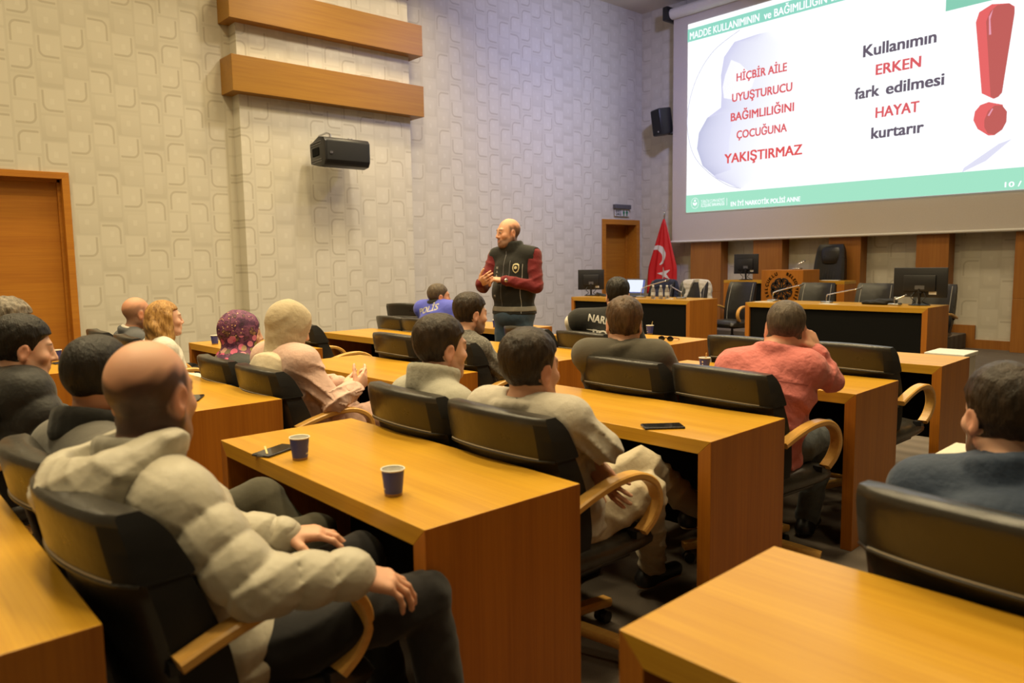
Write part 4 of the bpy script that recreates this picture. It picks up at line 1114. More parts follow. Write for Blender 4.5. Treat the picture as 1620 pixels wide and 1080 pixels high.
def skin_colors(p, v):
    q = (v - p.hd) @ p.HM; x, y, z = q.T; ax = np.abs(x)
    c = np.tile(np.array(p.skin, F32), (len(v), 1))
    near = (np.linalg.norm(q, axis=1) < 0.2)
    def blend(m, col, a=1.0):
        m = (np.clip(m, 0, 1) * near * a)[:, None]; c[:] = c * (1 - m) + np.array(col, F32) * m
    sm = lambda d, w_: np.clip(0.5 - d / w_, 0, 1)
    blend(sm(np.hypot((ax - 0.045) / 1.0, (z + 0.018)) - 0.022, 0.03) * (y > 0.03), (0.66, 0.28, 0.2), 0.35)          # cheeks
    blend(sm(np.abs(z + 0.0565) - 0.009, 0.005) * sm(ax - 0.020, 0.008) * (y > 0.085), (0.42, 0.14, 0.12), 0.75)       # lips
    bz = 0.0335 + 0.004 - 0.12 * (ax - 0.03) ** 2 / 0.03
    blend(sm(np.abs(z - bz) - 0.004, 0.004) * sm(np.abs(ax - 0.032) - 0.019, 0.008) * (y > 0.06), p.browc, 0.9)        # brows
    eye = np.sqrt(((ax - 0.031) / 0.0125) ** 2 + ((z - 0.0125) / 0.0058) ** 2)
    blend(sm(eye - 1.0, 0.3) * (y > 0.07), (0.55, 0.52, 0.5), 0.9)
    blend(sm(np.hypot(ax - 0.031, z - 0.0125) - 0.0055, 0.002) * (y > 0.07), (0.02, 0.012, 0.008), 0.95)
    blend(sm(np.abs(z - 0.0195) - 0.0012, 0.002) * sm(np.abs(ax - 0.031) - 0.014, 0.004) * (y > 0.07), (0.05, 0.03, 0.02), 0.7)
    ear = sm(np.abs(ax - 0.085) - 0.012, 0.008) * (np.abs(y + 0.006) < 0.04)
    blend(ear, (0.66, 0.25, 0.16), 0.45)
    if p.beard:
        zz = -0.035 - 0.35 * np.clip(y - 0.06, 0, 1) + 0.5 * np.clip(0.035 - y, 0, 0.05)
        bd = sm(z - zz, 0.02) * (y > -0.005) * sm(-0.125 - z, 0.02) * (1 - sm(np.abs(z + 0.0565) - 0.012, 0.005) * sm(ax - 0.02, 0.006))
        bd = np.maximum(bd, sm(np.abs(z + 0.041) - 0.006, 0.005) * sm(ax - 0.026, 0.006) * (y > 0.08))
        blend(bd, tuple(0.4 * v_ for v_ in p.browc) if p.beard > 0.9 else (0.09, 0.06, 0.045), p.beard * 0.85)
    if p.bald:                                              # shaved fringe round the back and sides
        wv = 0.004 * np.sin(x * 90 + z * 60) + 0.004 * np.sin(y * 130 - z * 80)
        fr = sm(z + wv - np.interp(y, [-0.12, -0.09, -0.03, 0.03], [0.035, 0.050, 0.066, 0.062]), 0.026) * sm(y - np.interp(z, [-0.05, 0.0, 0.06], [0.012, 0.028, 0.03]), 0.02) * sm(-0.085 - z, 0.03) * sm(0.030 - np.hypot((y + 0.004) / 0.8, (z + 0.004) / 1.2) - 10 * (ax < 0.06), 0.012)
        blend(fr, p.bald[0], p.bald[1])
    return c
def hair_fn(p, kind):
    hg = p.headg
    def fn(P):
        d = hg(P); q = (P - p.hd) @ p.HM; x, y, z = q.T; ax = np.abs(x)
        up = np.clip((z - 0.03) / 0.08, 0, 1)
        th = {'short': 0.009 + 0.012 * up, 'crop': 0.004 + 0.004 * up, 'fluffy': 0.011 + 0.020 * up, 'side': 0.009 + 0.013 * up + 0.004 * (x > 0)}[kind]
        if kind == 'side': th = th - 0.034 * np.clip(1.1 - np.sqrt(x ** 2 + (z - 0.088) ** 2 * 0.7 + (y + 0.075) ** 2) / 0.036, 0, 0.55)
        na = {'short': 0.0006, 'crop': 0.0002, 'fluffy': 0.0013, 'side': 0.0006}[kind]
        th = th + na * (np.sin(x * 230 + 40 * y + 2 * np.sin(z * 60)) + np.sin(y * 190 + 60 * z) + np.sin(z * 120 - x * 170 + 2 * np.sin(y * 70))) + 0.0015 * np.sin(x * 40 + 1) * np.sin(y * 50)
        lineY = np.interp(z, [-0.10, -0.04, -0.032, -0.015, 0.02, 0.045, 0.066, 0.072, 0.078, 0.2], [-0.055, -0.03, 0.014, 0.022, 0.032, 0.046, 0.074, 0.092, 0.14, 0.2])
        reg = np.maximum((y - lineY) * 0.8, -(z + 0.086 - 0.3 * np.clip(ax - 0.02, 0, 0.06)))
        earcut = 0.028 - np.sqrt(((y + 0.004) / 0.8) ** 2 + ((z + 0.004) / 1.2) ** 2)
        reg = np.maximum(reg, np.where(ax > 0.06, earcut, -1))
        dd = d - th * np.clip(-reg * 28 + 0.12, 0.1, 1)
        return smax(dd, reg.astype(F32), 0.004)
    fn.bounds = (p.hd - 0.2, p.hd + 0.2)
    return fn
JOBS = []
def job(p, name, mat, fn, lo, hi, h, **kw): JOBS.append(dict(p=p, name=name, mat=mat, fn=fn, lo=lo, hi=hi, h=h, **kw))
def prim_job(p, name, mat, prims, h, post=None, **kw):
    lo, hi = bounds(prims)
    fn = (lambda P: ev(prims, P)) if post is None else (lambda P: post(ev(prims, P), P))
    job(p, name, mat, fn, lo, hi, h, **kw)
def body_job(p):
    pr = body_prims(p); prim_job(p, 'person', 'skin', pr, p.h, root=True)
    if p.hair:
        f = hair_fn(p, p.hair[0]); job(p, 'hair', p.hair[1], f, *f.bounds, min(p.h, 0.006))
def shoes(p, mat, sole='black_plastic'):
    for s in 'LR':
        a = p.j['a' + s]; k = p.j['k' + s]; f = p.L(0, 1, 0) - p.L(0, 0, 0)
        a0 = V3(a[0], a[1], max(a[2] - 0.05, 0.035)); up = V3(0, 0, 1)
        pr = [Cap(a0 - f * 0.045, a0 + f * 0.14, 0.038, 0.032, 0.02), Cap(a0 - f * 0.03, a + V3(0, 0, 0.01), 0.04, 0.045, 0.03)]
        zc = a0[2] - 0.022
        prim_job(p, 'shoe', mat, pr, 0.009, post=lambda d, P, zc=zc: np.maximum(d, zc - P[:, 2]))
        pr2 = [Cap(a0 - f * 0.045, a0 + f * 0.145, 0.042, 0.036, 0.01)]
        prim_job(p, 'shoe_sole', sole, pr2, 0.009, post=lambda d, P, zc=zc: np.maximum(np.maximum(d, P[:, 2] - zc), zc - 0.012 - P[:, 2]), of='shoe')
def clip_above(z): return lambda d, P: np.maximum(d, z - P[:, 2])
def folds(a=0.004, f=38, seed=0.0):
    """cloth wrinkles: soft rolls with sharper ridges"""
    f = f * 2.7
    def w_(t, L_, P):
        x, y, z = P[:, 0], P[:, 1], P[:, 2]
        u = f * (0.62 * z + 0.33 * x + 0.28 * y) + 2.1 * np.sin(x * 19 + seed) + 1.7 * np.sin(y * 16 + 2 * seed) + 1.3 * np.sin(z * 12 - x * 9)
        v = f * (0.5 * z - 0.45 * x - 0.3 * y) * 0.8 + 2.0 * np.sin(z * 17 + seed * 3) + 1.5 * np.sin(x * 13 + y * 11)
        r1 = (1 - np.abs(np.sin(u * 0.5))) ** 1.6; r2 = (1 - np.abs(np.sin(v * 0.5))) ** 1.6
        m = 0.5 + 0.5 * np.sin(x * 8 + seed) * np.sin(z * 9 + y * 6 + seed * 1.7)
        return a * 2.0 * (r1 * m + r2 * (1 - m) - 0.3)
    return w_
def efolds(a=0.004, f=38, seed=0.0):
    g = folds(a, f, seed); return lambda q: g(None, None, q)
fw__ = folds(1.0, 62, 2.0)
def quilt(depth, pitch, seed=0.0, wr=0.0):
    """puffer baffles along a limb, with creases"""
    def w_(t, L_, P):
        s = np.abs(np.sin(PI * t * L_ / pitch + seed)) ** 0.38
        return depth * (s - 0.6) + (wr * fw__(t, L_, P) * (1.25 - s) if wr else 0) 
    return w_
def equilt(depth, pitch, seed=0.0, wr=0.0):
    def w_(q):
        s = np.abs(np.sin(PI * q[:, 2] / pitch + seed + 0.25 * np.sin(q[:, 0] * 14))) ** 0.38
        return depth * (s - 0.6) + (wr * fw__(None, None, q) * (1.25 - s) if wr else 0) 
    return w_
def collar_prims(p, r=0.07, hgt=0.06, th=0.016, lean=0.0, drop=0.0, k=0.016, n=18, open_front=0.0):
    """ring of cloth standing round the neck"""
    c = p.j['nb'] + V3(0, 0, 0.005 - drop); ax = p.j['neck0'] - p.j['nb']; ax = ax / np.linalg.norm(ax)
    fx = p.SM[:, 0]; fy = np.cross(ax, fx); q = []
    for i in range(n):
        a0, a1 = 2 * PI * i / n, 2 * PI * (i + 1) / n
        if open_front and abs((i + 0.5) / n - 0.25) < open_front: continue
        for zz in (0.0, 0.25, 0.5, 0.75, 1.0):
            rr = r * (1 + lean * zz)
            P0 = c + (fx * math.cos(a0) + fy * math.sin(a0) * 1.05) * rr + ax * hgt * zz; P1 = c + (fx * math.cos(a1) + fy * math.sin(a1) * 1.05) * rr + ax * hgt * zz
            q.append(Cap(P0, P1, th * (1.15 - 0.3 * zz), None, k))
    return q
def hull_cut(p, prims): return prims

# ================================================================== the people
cloth('puffer_beige', (0.48, 0.44, 0.35, 1), 26, 0.12, 0.32, 0.2, 0.40)
cloth('puffer_black', (0.022, 0.021, 0.020, 1), 30, 0.2, 0.35, 0.6, 0.5)
cloth('lining_grey', (0.33, 0.31, 0.26, 1), 120, 0.3, 0.3)
cloth('trouser_black', (0.016, 0.015, 0.016, 1), 300, 0.3, 0.2)
cloth('trouser_olive', (0.075, 0.068, 0.046, 1), 260, 0.3, 0.3)
cloth('trouser_beige', (0.50, 0.43, 0.31, 1), 260, 0.25, 0.45, 0.5)
cloth('jeans_blue', (0.050, 0.085, 0.14, 1), 320, 0.4, 0.4, 0.3)
cloth('jeans_grey', (0.11, 0.13, 0.145, 1), 320, 0.4, 0.4, 0.3)
cloth('jacket_grey', (0.15, 0.14, 0.12, 1), 220, 0.3, 0.3)
cloth('blazer_grey', (0.095, 0.098, 0.105, 1), 300, 0.35, 0.25)
cloth('blazer_tweed', (0.105, 0.092, 0.070, 1), 420, 0.8, 0.3, 0.2)
cloth('shirt_white', (0.66, 0.63, 0.56, 1), 260, 0.15, 0.5, 0.6)
cloth('sweat_dark', (0.050, 0.054, 0.055, 1), 240, 0.3, 0.4)
cloth('hoodie_pink', (0.74, 0.50, 0.42, 1), 300, 0.45, 0.6, 0.3, 0.95)
cloth('hood_cream', (0.66, 0.56, 0.41, 1), 160, 0.2, 0.35)
cloth('scarf_beige', (0.50, 0.415, 0.285, 1), 260, 0.25, 0.5, 0.4)
cloth('police_blue', (0.085, 0.105, 0.58, 1), 220, 0.2, 0.35, 0.3, 0.6)
cloth('knit_grey', (0.40, 0.38, 0.34, 1), 70, 0.9, 0.5, 0.2, 0.9, (0.10, 0.092, 0.08, 1))
cloth('fleece_grey', (0.42, 0.40, 0.33, 1), 200, 0.3, 0.5, 0.2)
cloth('overshirt_grey', (0.50, 0.455, 0.38, 1), 260, 0.2, 0.45, 0.4)
cloth('shirt_pink', (0.60, 0.145, 0.135, 1), 260, 0.35, 0.7, 0.9, 0.8, (0.66, 0.25, 0.23, 1))
cloth('vest_black', (0.018, 0.018, 0.017, 1), 220, 0.3, 0.35)
cloth('shirt_maroon', (0.165, 0.018, 0.024, 1), 260, 0.3, 0.5, 0.5)
cloth('navy_quilt', (0.028, 0.045, 0.085, 1), 120, 0.2, 0.4, 0.6, 0.7)
cloth('reflective', (0.24, 0.23, 0.21, 1), 200, 0.2, 0.3)
cloth('white_cloth', (0.62, 0.60, 0.56, 1), 200, 0.2, 0.3)
plain('sole_tan', (0.42, 0.30, 0.16, 1), 0.7)
plain('lettering_silver', (0.45, 0.44, 0.42, 1), 0.5)
plain('badge_gold', (0.62, 0.55, 0.33, 1), 0.45)
def scarf_flower():
    m = base_mat('scarf_flowers', (0.1, 0.03, 0.1, 1), 0.7); t = NT(m); co = t.coord()
    n = t.noise(co, 16, 4, 0.7)
    c = t.ramp(n, [(0.30, (0.020, 0.004, 0.020, 1)), (0.45, (0.075, 0.012, 0.065, 1)), (0.53, (0.20, 0.06, 0.13, 1)), (0.60, (0.035, 0.007, 0.032, 1)), (0.72, (0.36, 0.20, 0.09, 1))])
    v = t.node('ShaderNodeTexVoronoi'); t.l.new(co, v.inputs['Vector']); v.inputs['Scale'].default_value = 55
    dots = t.math('MULTIPLY', t.math('LESS_THAN', v.outputs[0], 0.20), t.math('GREATER_THAN', t.noise(co, 9, 2), 0.52))
    c = t.mix(dots, c, (0.72, 0.46, 0.22, 1))
    sp_ = t.node('ShaderNodeSeparateXYZ'); t.l.new(co, sp_.inputs[0])
    low = t.math('LESS_THAN', sp_.outputs[2], 0.98)
    v2 = t.node('ShaderNodeTexVoronoi'); t.l.new(co, v2.inputs['Vector']); v2.inputs['Scale'].default_value = 24
    pet = t.ramp(v2.outputs['Color'], [(0.25, (0.55, 0.05, 0.16, 1)), (0.5, (0.70, 0.22, 0.34, 1)), (0.62, (0.22, 0.28, 0.05, 1)), (0.8, (0.08, 0.015, 0.07, 1))])
    c = t.mix(t.math('MULTIPLY', low, t.math('LESS_THAN', v2.outputs[0], 0.5)), c, pet)
    t.put(t.p.inputs['Base Color'], c); t.bump(n, 0.3, 0.02)
scarf_flower()

def dflt_hands(p, curl=0.4):
    for s in 'LR':
        if s not in p.hands: p.hands[s] = (p.j['w' + s] - p.j['e' + s], V3(0.0, 0.0, -1), dict(curl=curl))
def dress(p, top, gt=0.022, trousers='trouser_black', shoe='black_plastic', wob=None, ew=None, cuff=0.97, belly=0.0, h=None, collar=None, name='jacket', k=0.05, wobl=None, gl=0.014):
    dflt_hands(p); body_job(p)
    h = h or max(p.h, 0.0085)
    pr = torso_prims(p, gt, ew, belly, k) + sleeve_prims(p, gt * 0.55, wob, cuff)
    if collar: pr += collar_prims(p, **collar)
    hz = p.j['hip'][2]; ax = p.j['neck0'] - p.j['nb']; ax = ax / np.linalg.norm(ax); nb = p.j['nb']
    def post(d, P):
        q = P - nb; t = q @ ax; r = np.linalg.norm(q - t[:, None] * ax, axis=1)
        open_ = np.maximum(r - 0.056, -t - 0.01)                       # neck opening
        return smax(np.maximum(d, (hz - 0.10) - P[:, 2]), -open_.astype(F32), 0.006)
    prim_job(p, name, top, pr, h, post=post)
    prim_job(p, 'trousers', trousers, leg_prims(p, gl, wobl or folds(0.005, 34, p.hd[0])), max(h, 0.01))
    shoes(p, shoe, getattr(p, 'sole', 'black_plastic'))
    return pr

L_ = None
# 1 the man in the puffer jacket, nearest to us
p1 = person('person', 'bald bearded man nearest us in a pale beige puffer jacket, seen from behind', (-1.72, 0.58), 0, (-1.784, 0.50, 1.085), 38, -6, skin='warm', beard=0.75, h=0.0048, bulk=1.08, fat=0.004,
            joints=dict(nb=(-1.765, 0.46, 0.93), sc=(-1.76, 0.46, 0.90), eR=(-1.435, 0.575, 0.735), wR=(-1.40, 0.775, 0.715), kR=(-1.43, 0.98, 0.585), kL=(-1.72, 0.98, 0.60), aR=(-1.40, 1.05, 0.12), aL=(-1.74, 1.08, 0.12), eL=(-1.95, 0.60, 0.71), wL=(-1.80, 0.80, 0.685), sR=(-1.575, 0.48, 0.895), sL=(-1.945, 0.46, 0.895)),
            hands={'R': ((0.30, 0.80, -0.32), (-0.25, -0.1, -0.95), dict(curl=(0.32, 0.34, 0.36, 0.40), thumb=0.3, spread=0.10)), 'L': ((0.45, 0.85, 0.0), (0, 0, -1), dict(curl=0.35))},
            bald=((0.022, 0.013, 0.009), 0.96))
dflt_hands(p1); body_job(p1)
pr = torso_prims(p1, 0.034, equilt(0.013, 0.088, 0.4, 0.006), 0.015, 0.025) + sleeve_prims(p1, 0.026, quilt(0.0125, 0.078, 0, 0.006), 0.98, 0.014)
prim_job(p1, 'puffer_jacket', 'puffer_beige', pr, 0.0055, post=clip_above(0.46))
nb = p1.j['nb']; bk = -p1.SM[:, 1]; rt = p1.SM[:, 0]
def hood_wob(q): return 0.011 * (np.abs(np.sin(q[:, 0] * 34 + 0.5 + 6 * q[:, 2])) ** 0.45 - 0.6) + 0.005 * fw__(None, None, q)
hood = []
for k in range(16):                                        # thick roll of the lowered hood round the neck
    def hp(a):
        b_ = max(0, -math.sin(a)); rr = 0.105 + 0.045 * b_
        return nb + rt * math.cos(a) * rr - bk * math.sin(a) * rr + V3(0, 0, 0.05 - 0.02 * b_)
    a0, a1 = ra(150 + 240 * k / 16), ra(150 + 240 * (k + 1) / 16)
    th = 0.034 + 0.022 * max(0, -math.sin((a0 + a1) / 2))
    hood.append(Cap(hp(a0), hp(a1), th, None, 0.02, folds(0.006, 55, 1)))
hood.append(Ell(nb + bk * 0.098 + V3(0, 0, 0.0), (0.155, 0.075, 0.095), 0.04, p1.SM, wob=hood_wob))
hood.append(Ell(nb + bk * 0.07 + V3(0, 0, 0.07), (0.085, 0.06, 0.05), 0.03, op=-1))
hood.append(Cap(nb - V3(0, 0, 0.05), nb + (p1.j['neck0'] - nb) * 1.6, 0.064, 0.072, 0.012)); hood[-1].op = -1
prim_job(p1, 'hood', 'puffer_beige', hood, 0.006)
prim_job(p1, 'collar_lining', 'lining_grey', collar_prims(p1, 0.070, 0.06, 0.012, 0.12, 0.0), 0.006)
for s_ in 'LR':
    f_ = p1.j['w' + s_] - p1.j['e' + s_]; f_ = f_ / np.linalg.norm(f_)
    prim_job(p1, 'cuff', 'puffer_beige', [Cap(p1.j['w' + s_] - f_ * 0.03, p1.j['w' + s_] + f_ * 0.008, 0.049, 0.046, 0.01)], 0.006)
prim_job(p1, 'trousers', 'trouser_black', leg_prims(p1, 0.012, folds(0.005, 34, 1)), 0.009); shoes(p1, 'black_plastic')

# 2 the man beside him
p2 = person('person', 'man with close-cropped black hair beside the puffer jacket man, grey jacket with a black collar', (-2.30, 0.60), 8, (-2.365, 0.532, 1.054), 35, -4, skin='tan', hair=('crop', 'hair_black'), h=0.006,
            joints=dict(kL=(-2.24, 0.93, 0.655), kR=(-1.98, 0.98, 0.585), aR=(-2.0, 1.12, 0.14), aL=(-2.0, 1.05, 0.42)))
dress(p2, 'jacket_grey', 0.026, 'trouser_olive', ew=efolds(0.004, 30, 2), name='jacket')
prim_job(p2, 'collar', 'vest_black', collar_prims(p2, 0.068, 0.06, 0.016, 0.12), 0.008)

# 3 young man at the left edge in a black puffer
p3 = person('person', 'young man in profile at the left edge, black hair and black puffer jacket', (-3.70, 0.57), 0, (-3.531, 0.527, 1.053), -2, -8, skin='light', hair=('short', 'hair_black'), beard=0.35, h=0.006, bulk=1.06, nose=1.15,
            joints=dict(eR=(-3.36, 0.58, 0.73), wR=(-3.36, 0.83, 0.72), sR=(-3.45, 0.51, 0.90), sL=(-3.82, 0.49, 0.90), kR=(-3.42, 0.97, 0.60), kL=(-3.62, 1.0, 0.55)))
dflt_hands(p3); body_job(p3)
pr = torso_prims(p3, 0.045, equilt(0.014, 0.10, 0.8), 0.02, 0.045) + sleeve_prims(p3, 0.034, quilt(0.018, 0.09, 0.5), 0.98, 0.035)
prim_job(p3, 'puffer_jacket', 'puffer_black', pr + collar_prims(p3, 0.082, 0.05, 0.026, 0.25, 0.005, 0.02), 0.0085, post=clip_above(0.42))
nb = p3.j['nb']; bk = -p3.SM[:, 1]
prim_job(p3, 'hood', 'puffer_black', [Ell(nb + bk * 0.11 + V3(0, 0, -0.04), (0.14, 0.07, 0.09), 0.04, p3.SM, wob=equilt(0.008, 0.07)), Ell(nb + bk * 0.05 + V3(0, 0, 0.01), (0.115, 0.09, 0.04), 0.04, p3.SM)], 0.0085)
prim_job(p3, 'trousers', 'jeans_blue', leg_prims(p3, 0.016, folds(0.006, 30, 2)), 0.009); shoes(p3, 'black_plastic')
# 3b grey-haired person behind him
pg = person('person', 'grey-haired person mostly hidden at the far left edge behind the young man in black', (-4.33, 0.58), 0, (-4.325, 0.60, 1.09), 10, 0, skin='light', hair=('fluffy', 'hair_grey'), h=0.008)
dress(pg, 'sweat_dark', 0.022)

# 4 bald man by the wall
p4 = person('person', 'bald man in a grey blazer by the wallpapered wall, left of the blonde woman', (-6.28, 1.70), 0, (-6.196, 1.686, 1.02), 8, -4, skin='tan', beard=0.45, h=0.008, bald=((0.16, 0.105, 0.08), 0.7))
p4.hair = None
dress(p4, 'blazer_grey', 0.022, ew=efolds(0.003, 28, 4), collar=dict(r=0.067, hgt=0.03, th=0.013, lean=0.2), name='blazer')
prim_job(p4, 'shirt_collar', 'shirt_white', collar_prims(p4, 0.061, 0.05, 0.008, 0.08), 0.009)

# 5 blonde woman
p5 = person('person', 'woman in profile with long wavy blonde hair and a white shirt, before the left wall', (-5.60, 1.72), -4, (-5.575, 1.702, 1.003), -4, 2, skin='light', fem=True, h=0.0055, nose=0.85, jaw=0.85,
            brow=(0.12, 0.07, 0.04))
dress(p5, 'shirt_white', 0.026, 'shirt_white', ew=efolds(0.006, 36, 5), wob=folds(0.006, 40, 5), name='shirt')
def blonde(p):
    hd, M = p.hd, p.HM; W = lambda x, y, z: hd + M @ V3(x, y, z)
    def lock(f, a): return lambda t, L_, P: a * (np.sin(P[:, 2] * f + P[:, 0] * 60) + np.sin(P[:, 1] * 70 + P[:, 2] * f * .6)) * 0.5
    q = [Ell(W(0, -0.02, 0.045), (0.095, 0.112, 0.104), 0.03, M), Ell(W(0, -0.055, -0.03), (0.098, 0.085, 0.11), 0.04, M, wob=lambda q: 0.006 * np.sin(q[:, 2] * 70 + q[:, 0] * 60) + 0.004 * np.sin(q[:, 1] * 120 + q[:, 2] * 40))]
    for s in (-1, 1):
        q += [Cap(W(s * 0.075, 0.0, 0.03), W(s * 0.092, -0.005, -0.10), 0.030, 0.034, 0.03, lock(75, 0.008)), Cap(W(s * 0.092, -0.005, -0.10), W(s * 0.10, -0.01, -0.215), 0.034, 0.018, 0.03, lock(80, 0.012))]
    for x in (-0.07, -0.035, 0.0, 0.035, 0.07):
        q += [Cap(W(x, -0.085, -0.04), W(x * 1.15, -0.088 - 0.01 * math.cos(x * 40), -0.16), 0.045, 0.036, 0.03, lock(70, 0.010)), Cap(W(x * 1.15, -0.088, -0.16), W(x * 1.25, -0.07, -0.25 - 0.02 * math.sin(x * 60)), 0.036, 0.014, 0.02, lock(85, 0.012))]
    def post(d, P):
        c = (P - hd) @ M; x, y, z = c.T
        face = np.maximum(np.maximum(0.028 + 0.25 * np.clip(z - 0.03, 0, 1) - y, z - 0.072), -z - 0.30)
        face = np.maximum(face, np.abs(x) - 0.12)
        return smax(d, -face.astype(F32), 0.012)
    prim_job(p, 'hair', 'hair_blonde', q, 0.0065, post=post)
blonde(p5)

# 6, 7 women in headscarves
def scarf(p, mat, under, drape=True, wid=1.0):
    hd, M = p.hd, p.HM; W = lambda x, y, z: hd + M @ V3(x, y, z)
    fo = lambda q: 0.0045 * (1 - np.abs(np.sin(26 * (0.45 * q[:, 2] - 0.9 * q[:, 1]) + 5 * np.abs(q[:, 0]) + 1.0))) ** 2 - 0.001
    wf = lambda t, L_, P: 0.006 * (1 - np.abs(np.sin(24 * P[:, 2] + 14 * P[:, 1] + 3 * np.sin(P[:, 0] * 12)))) ** 2
    nb = p.j['nb']
    q = [Ell(W(0, -0.018, 0.035), (0.100 * wid, 0.122, 0.112), 0.03, M, wob=fo), Ell(W(0, -0.005, -0.045), (0.092 * wid, 0.095, 0.10), 0.05, M, wob=fo),
         Cap(W(0, 0.0, -0.09), nb + V3(0, 0, -0.005), 0.088, 0.105, 0.04, wf)]
    if drape: q += [Ell(nb + V3(0, 0, -0.03), (0.155, 0.125, 0.075), 0.05, p.SM, wob=fo), Ell(nb - p.SM[:, 1] * 0.05 + V3(0, 0, -0.05), (0.13, 0.09, 0.10), 0.05, p.SM, wob=fo)]
    def post(d, P):
        c = (P - hd) @ M; x, y, z = c.T
        f = np.sqrt((x / 0.062) ** 2 + ((z + 0.018) / 0.088) ** 2) - 1
        face = np.maximum(f * 0.06, 0.035 - y)
        return smax(d, -face.astype(F32), 0.008)
    prim_job(p, 'headscarf', mat, q, 0.0065, post=post)
    u = [Ell(W(0, -0.006, 0.038), (0.088 * wid, 0.109, 0.100), 0.02, M)]
    def post2(d, P):
        c = (P - hd) @ M; x, y, z = c.T
        f = np.sqrt((x / 0.066) ** 2 + ((z + 0.028) / 0.088) ** 2) - 1
        return smax(smax(d, -np.maximum(f * 0.06, 0.03 - y).astype(F32), 0.004), (0.0 - z).astype(F32), 0.004)
    prim_job(p, 'underscarf', under, u, 0.0065, post=post2)
p6 = person('person', 'woman in a purple flowered headscarf and dark top, beside the woman in the pink hoodie', (-4.20, 1.80), -6, (-4.327, 1.738, 0.978), -14, -4, skin='light', fem=True, h=0.008)
dress(p6, 'sweat_dark', 0.028, 'jeans_blue', ew=efolds(0.005, 32, 6), name='sweatshirt')
scarf(p6, 'scarf_flowers', 'sweat_dark')
plain('stripe_blue', (0.03, 0.25, 0.52, 1), 0.7)
p7 = person('person', 'woman in a pink hoodie and beige headscarf looking down at her hands', (-3.66, 1.86), -2, (-3.70, 1.742, 1.050), 0, -22, skin='light', fem=True, h=0.0065, bulk=1.10,
            joints=dict(sR=(-3.52, 1.72, 0.885), sL=(-3.87, 1.69, 0.885), eR=(-3.40, 1.82, 0.69), wR=(-3.50, 2.0, 0.72), kR=(-3.52, 2.12, 0.56), kL=(-3.76, 2.11, 0.54), eL=(-3.92, 1.82, 0.70), wL=(-3.68, 2.01, 0.73)),
            hands={'R': ((-0.25, 0.75, 0.45), (-0.85, 0.1, 0.2), dict(curl=(0.25, 0.5, 0.6, 0.6), thumb=0.2)), 'L': ((0.5, 0.75, 0.1), (0, 0, 1), dict(curl=0.5))})
dress(p7, 'hoodie_pink', 0.036, 'hoodie_pink', ew=efolds(0.009, 48, 7), wob=folds(0.010, 56, 7), name='hoodie', gl=0.024, h=0.0075, k=0.05)
for s_ in 'LR':
    prim_job(p7, 'sleeve_gather', 'hoodie_pink', [Cap(p7.j['e' + s_], p7.j['w' + s_] * 0.82 + p7.j['e' + s_] * 0.18, 0.068, 0.056, 0.01, folds(0.010, 62, 4))], 0.0065)
    f_ = p7.j['w' + s_] - p7.j['e' + s_]; f_ = f_ / np.linalg.norm(f_)
    prim_job(p7, 'cuff', 'hoodie_pink', [Cap(p7.j['w' + s_] - f_ * 0.05, p7.j['w' + s_] - f_ * 0.002, 0.047, 0.043, 0.01)], 0.007)
scarf(p7, 'scarf_beige', 'scarf_beige', False, wid=1.05)
nb = p7.j['nb']; bk = -p7.SM[:, 1]
prim_job(p7, 'hood', 'hood_cream', [Ell(nb + bk * 0.085 + V3(0, 0, -0.015), (0.155, 0.075, 0.095), 0.05, p7.SM, wob=efolds(0.006, 40, 3)), Cap(nb + bk * 0.03 + p7.SM[:, 0] * 0.09 + V3(0, 0, -0.01), nb - bk * 0.11 + p7.SM[:, 0] * 0.06 + V3(0, 0, -0.07), 0.045, 0.03, 0.04), Cap(nb + bk * 0.03 - p7.SM[:, 0] * 0.09 + V3(0, 0, -0.01), nb - bk * 0.11 - p7.SM[:, 0] * 0.06 + V3(0, 0, -0.07), 0.045, 0.03, 0.04)], 0.008)

# 8 officer in blue
p8 = person('person', 'police officer in a blue uniform with silver lettering on the back, sitting by the wall', (-5.72, 4.20), -14, (-5.80, 4.25, 1.048), -18, -2, skin='tan', hair=('crop', 'hair_greybrown'), beard=0.3, h=0.008, bulk=1.12,
            joints=dict(nb=(-5.79, 4.23, 0.965), sc=(-5.785, 4.225, 0.945), sL=(-5.985, 4.18, 0.94), sR=(-5.60, 4.275, 0.94)))
dress(p8, 'police_blue', 0.03, ew=efolds(0.004, 28, 8), name='uniform_jacket')
prim_job(p8, 'collar', 'vest_black', collar_prims(p8, 0.066, 0.05, 0.014, 0.1), 0.009)
prim_job(p8, 'epaulette', 'vest_black', [Cap(p8.j['sR'] * 0.55 + p8.j['nb'] * 0.45 + V3(0, 0, 0.052), p8.j['sR'] + V3(0, 0, 0.068), 0.022, 0.026, 0.01)], 0.008)

# 9 man in the grey knitted sweater
p9 = person('person', 'bearded man with swept-back hair in a heather grey sweater, just left of the standing man', (-3.65, 2.98), -6, (-3.67, 2.93, 1.047), -8, -4, skin='light', hair=('short', 'hair_darkbrown'), beard=0.85, h=0.007, bulk=1.05,
            joints=dict(eR=(-3.42, 2.97, 0.71), wR=(-3.52, 3.2, 0.72)))
dress(p9, 'knit_grey', 0.022, 'jeans_grey', ew=efolds(0.006, 50, 9), wob=folds(0.007, 55, 9), name='sweater')

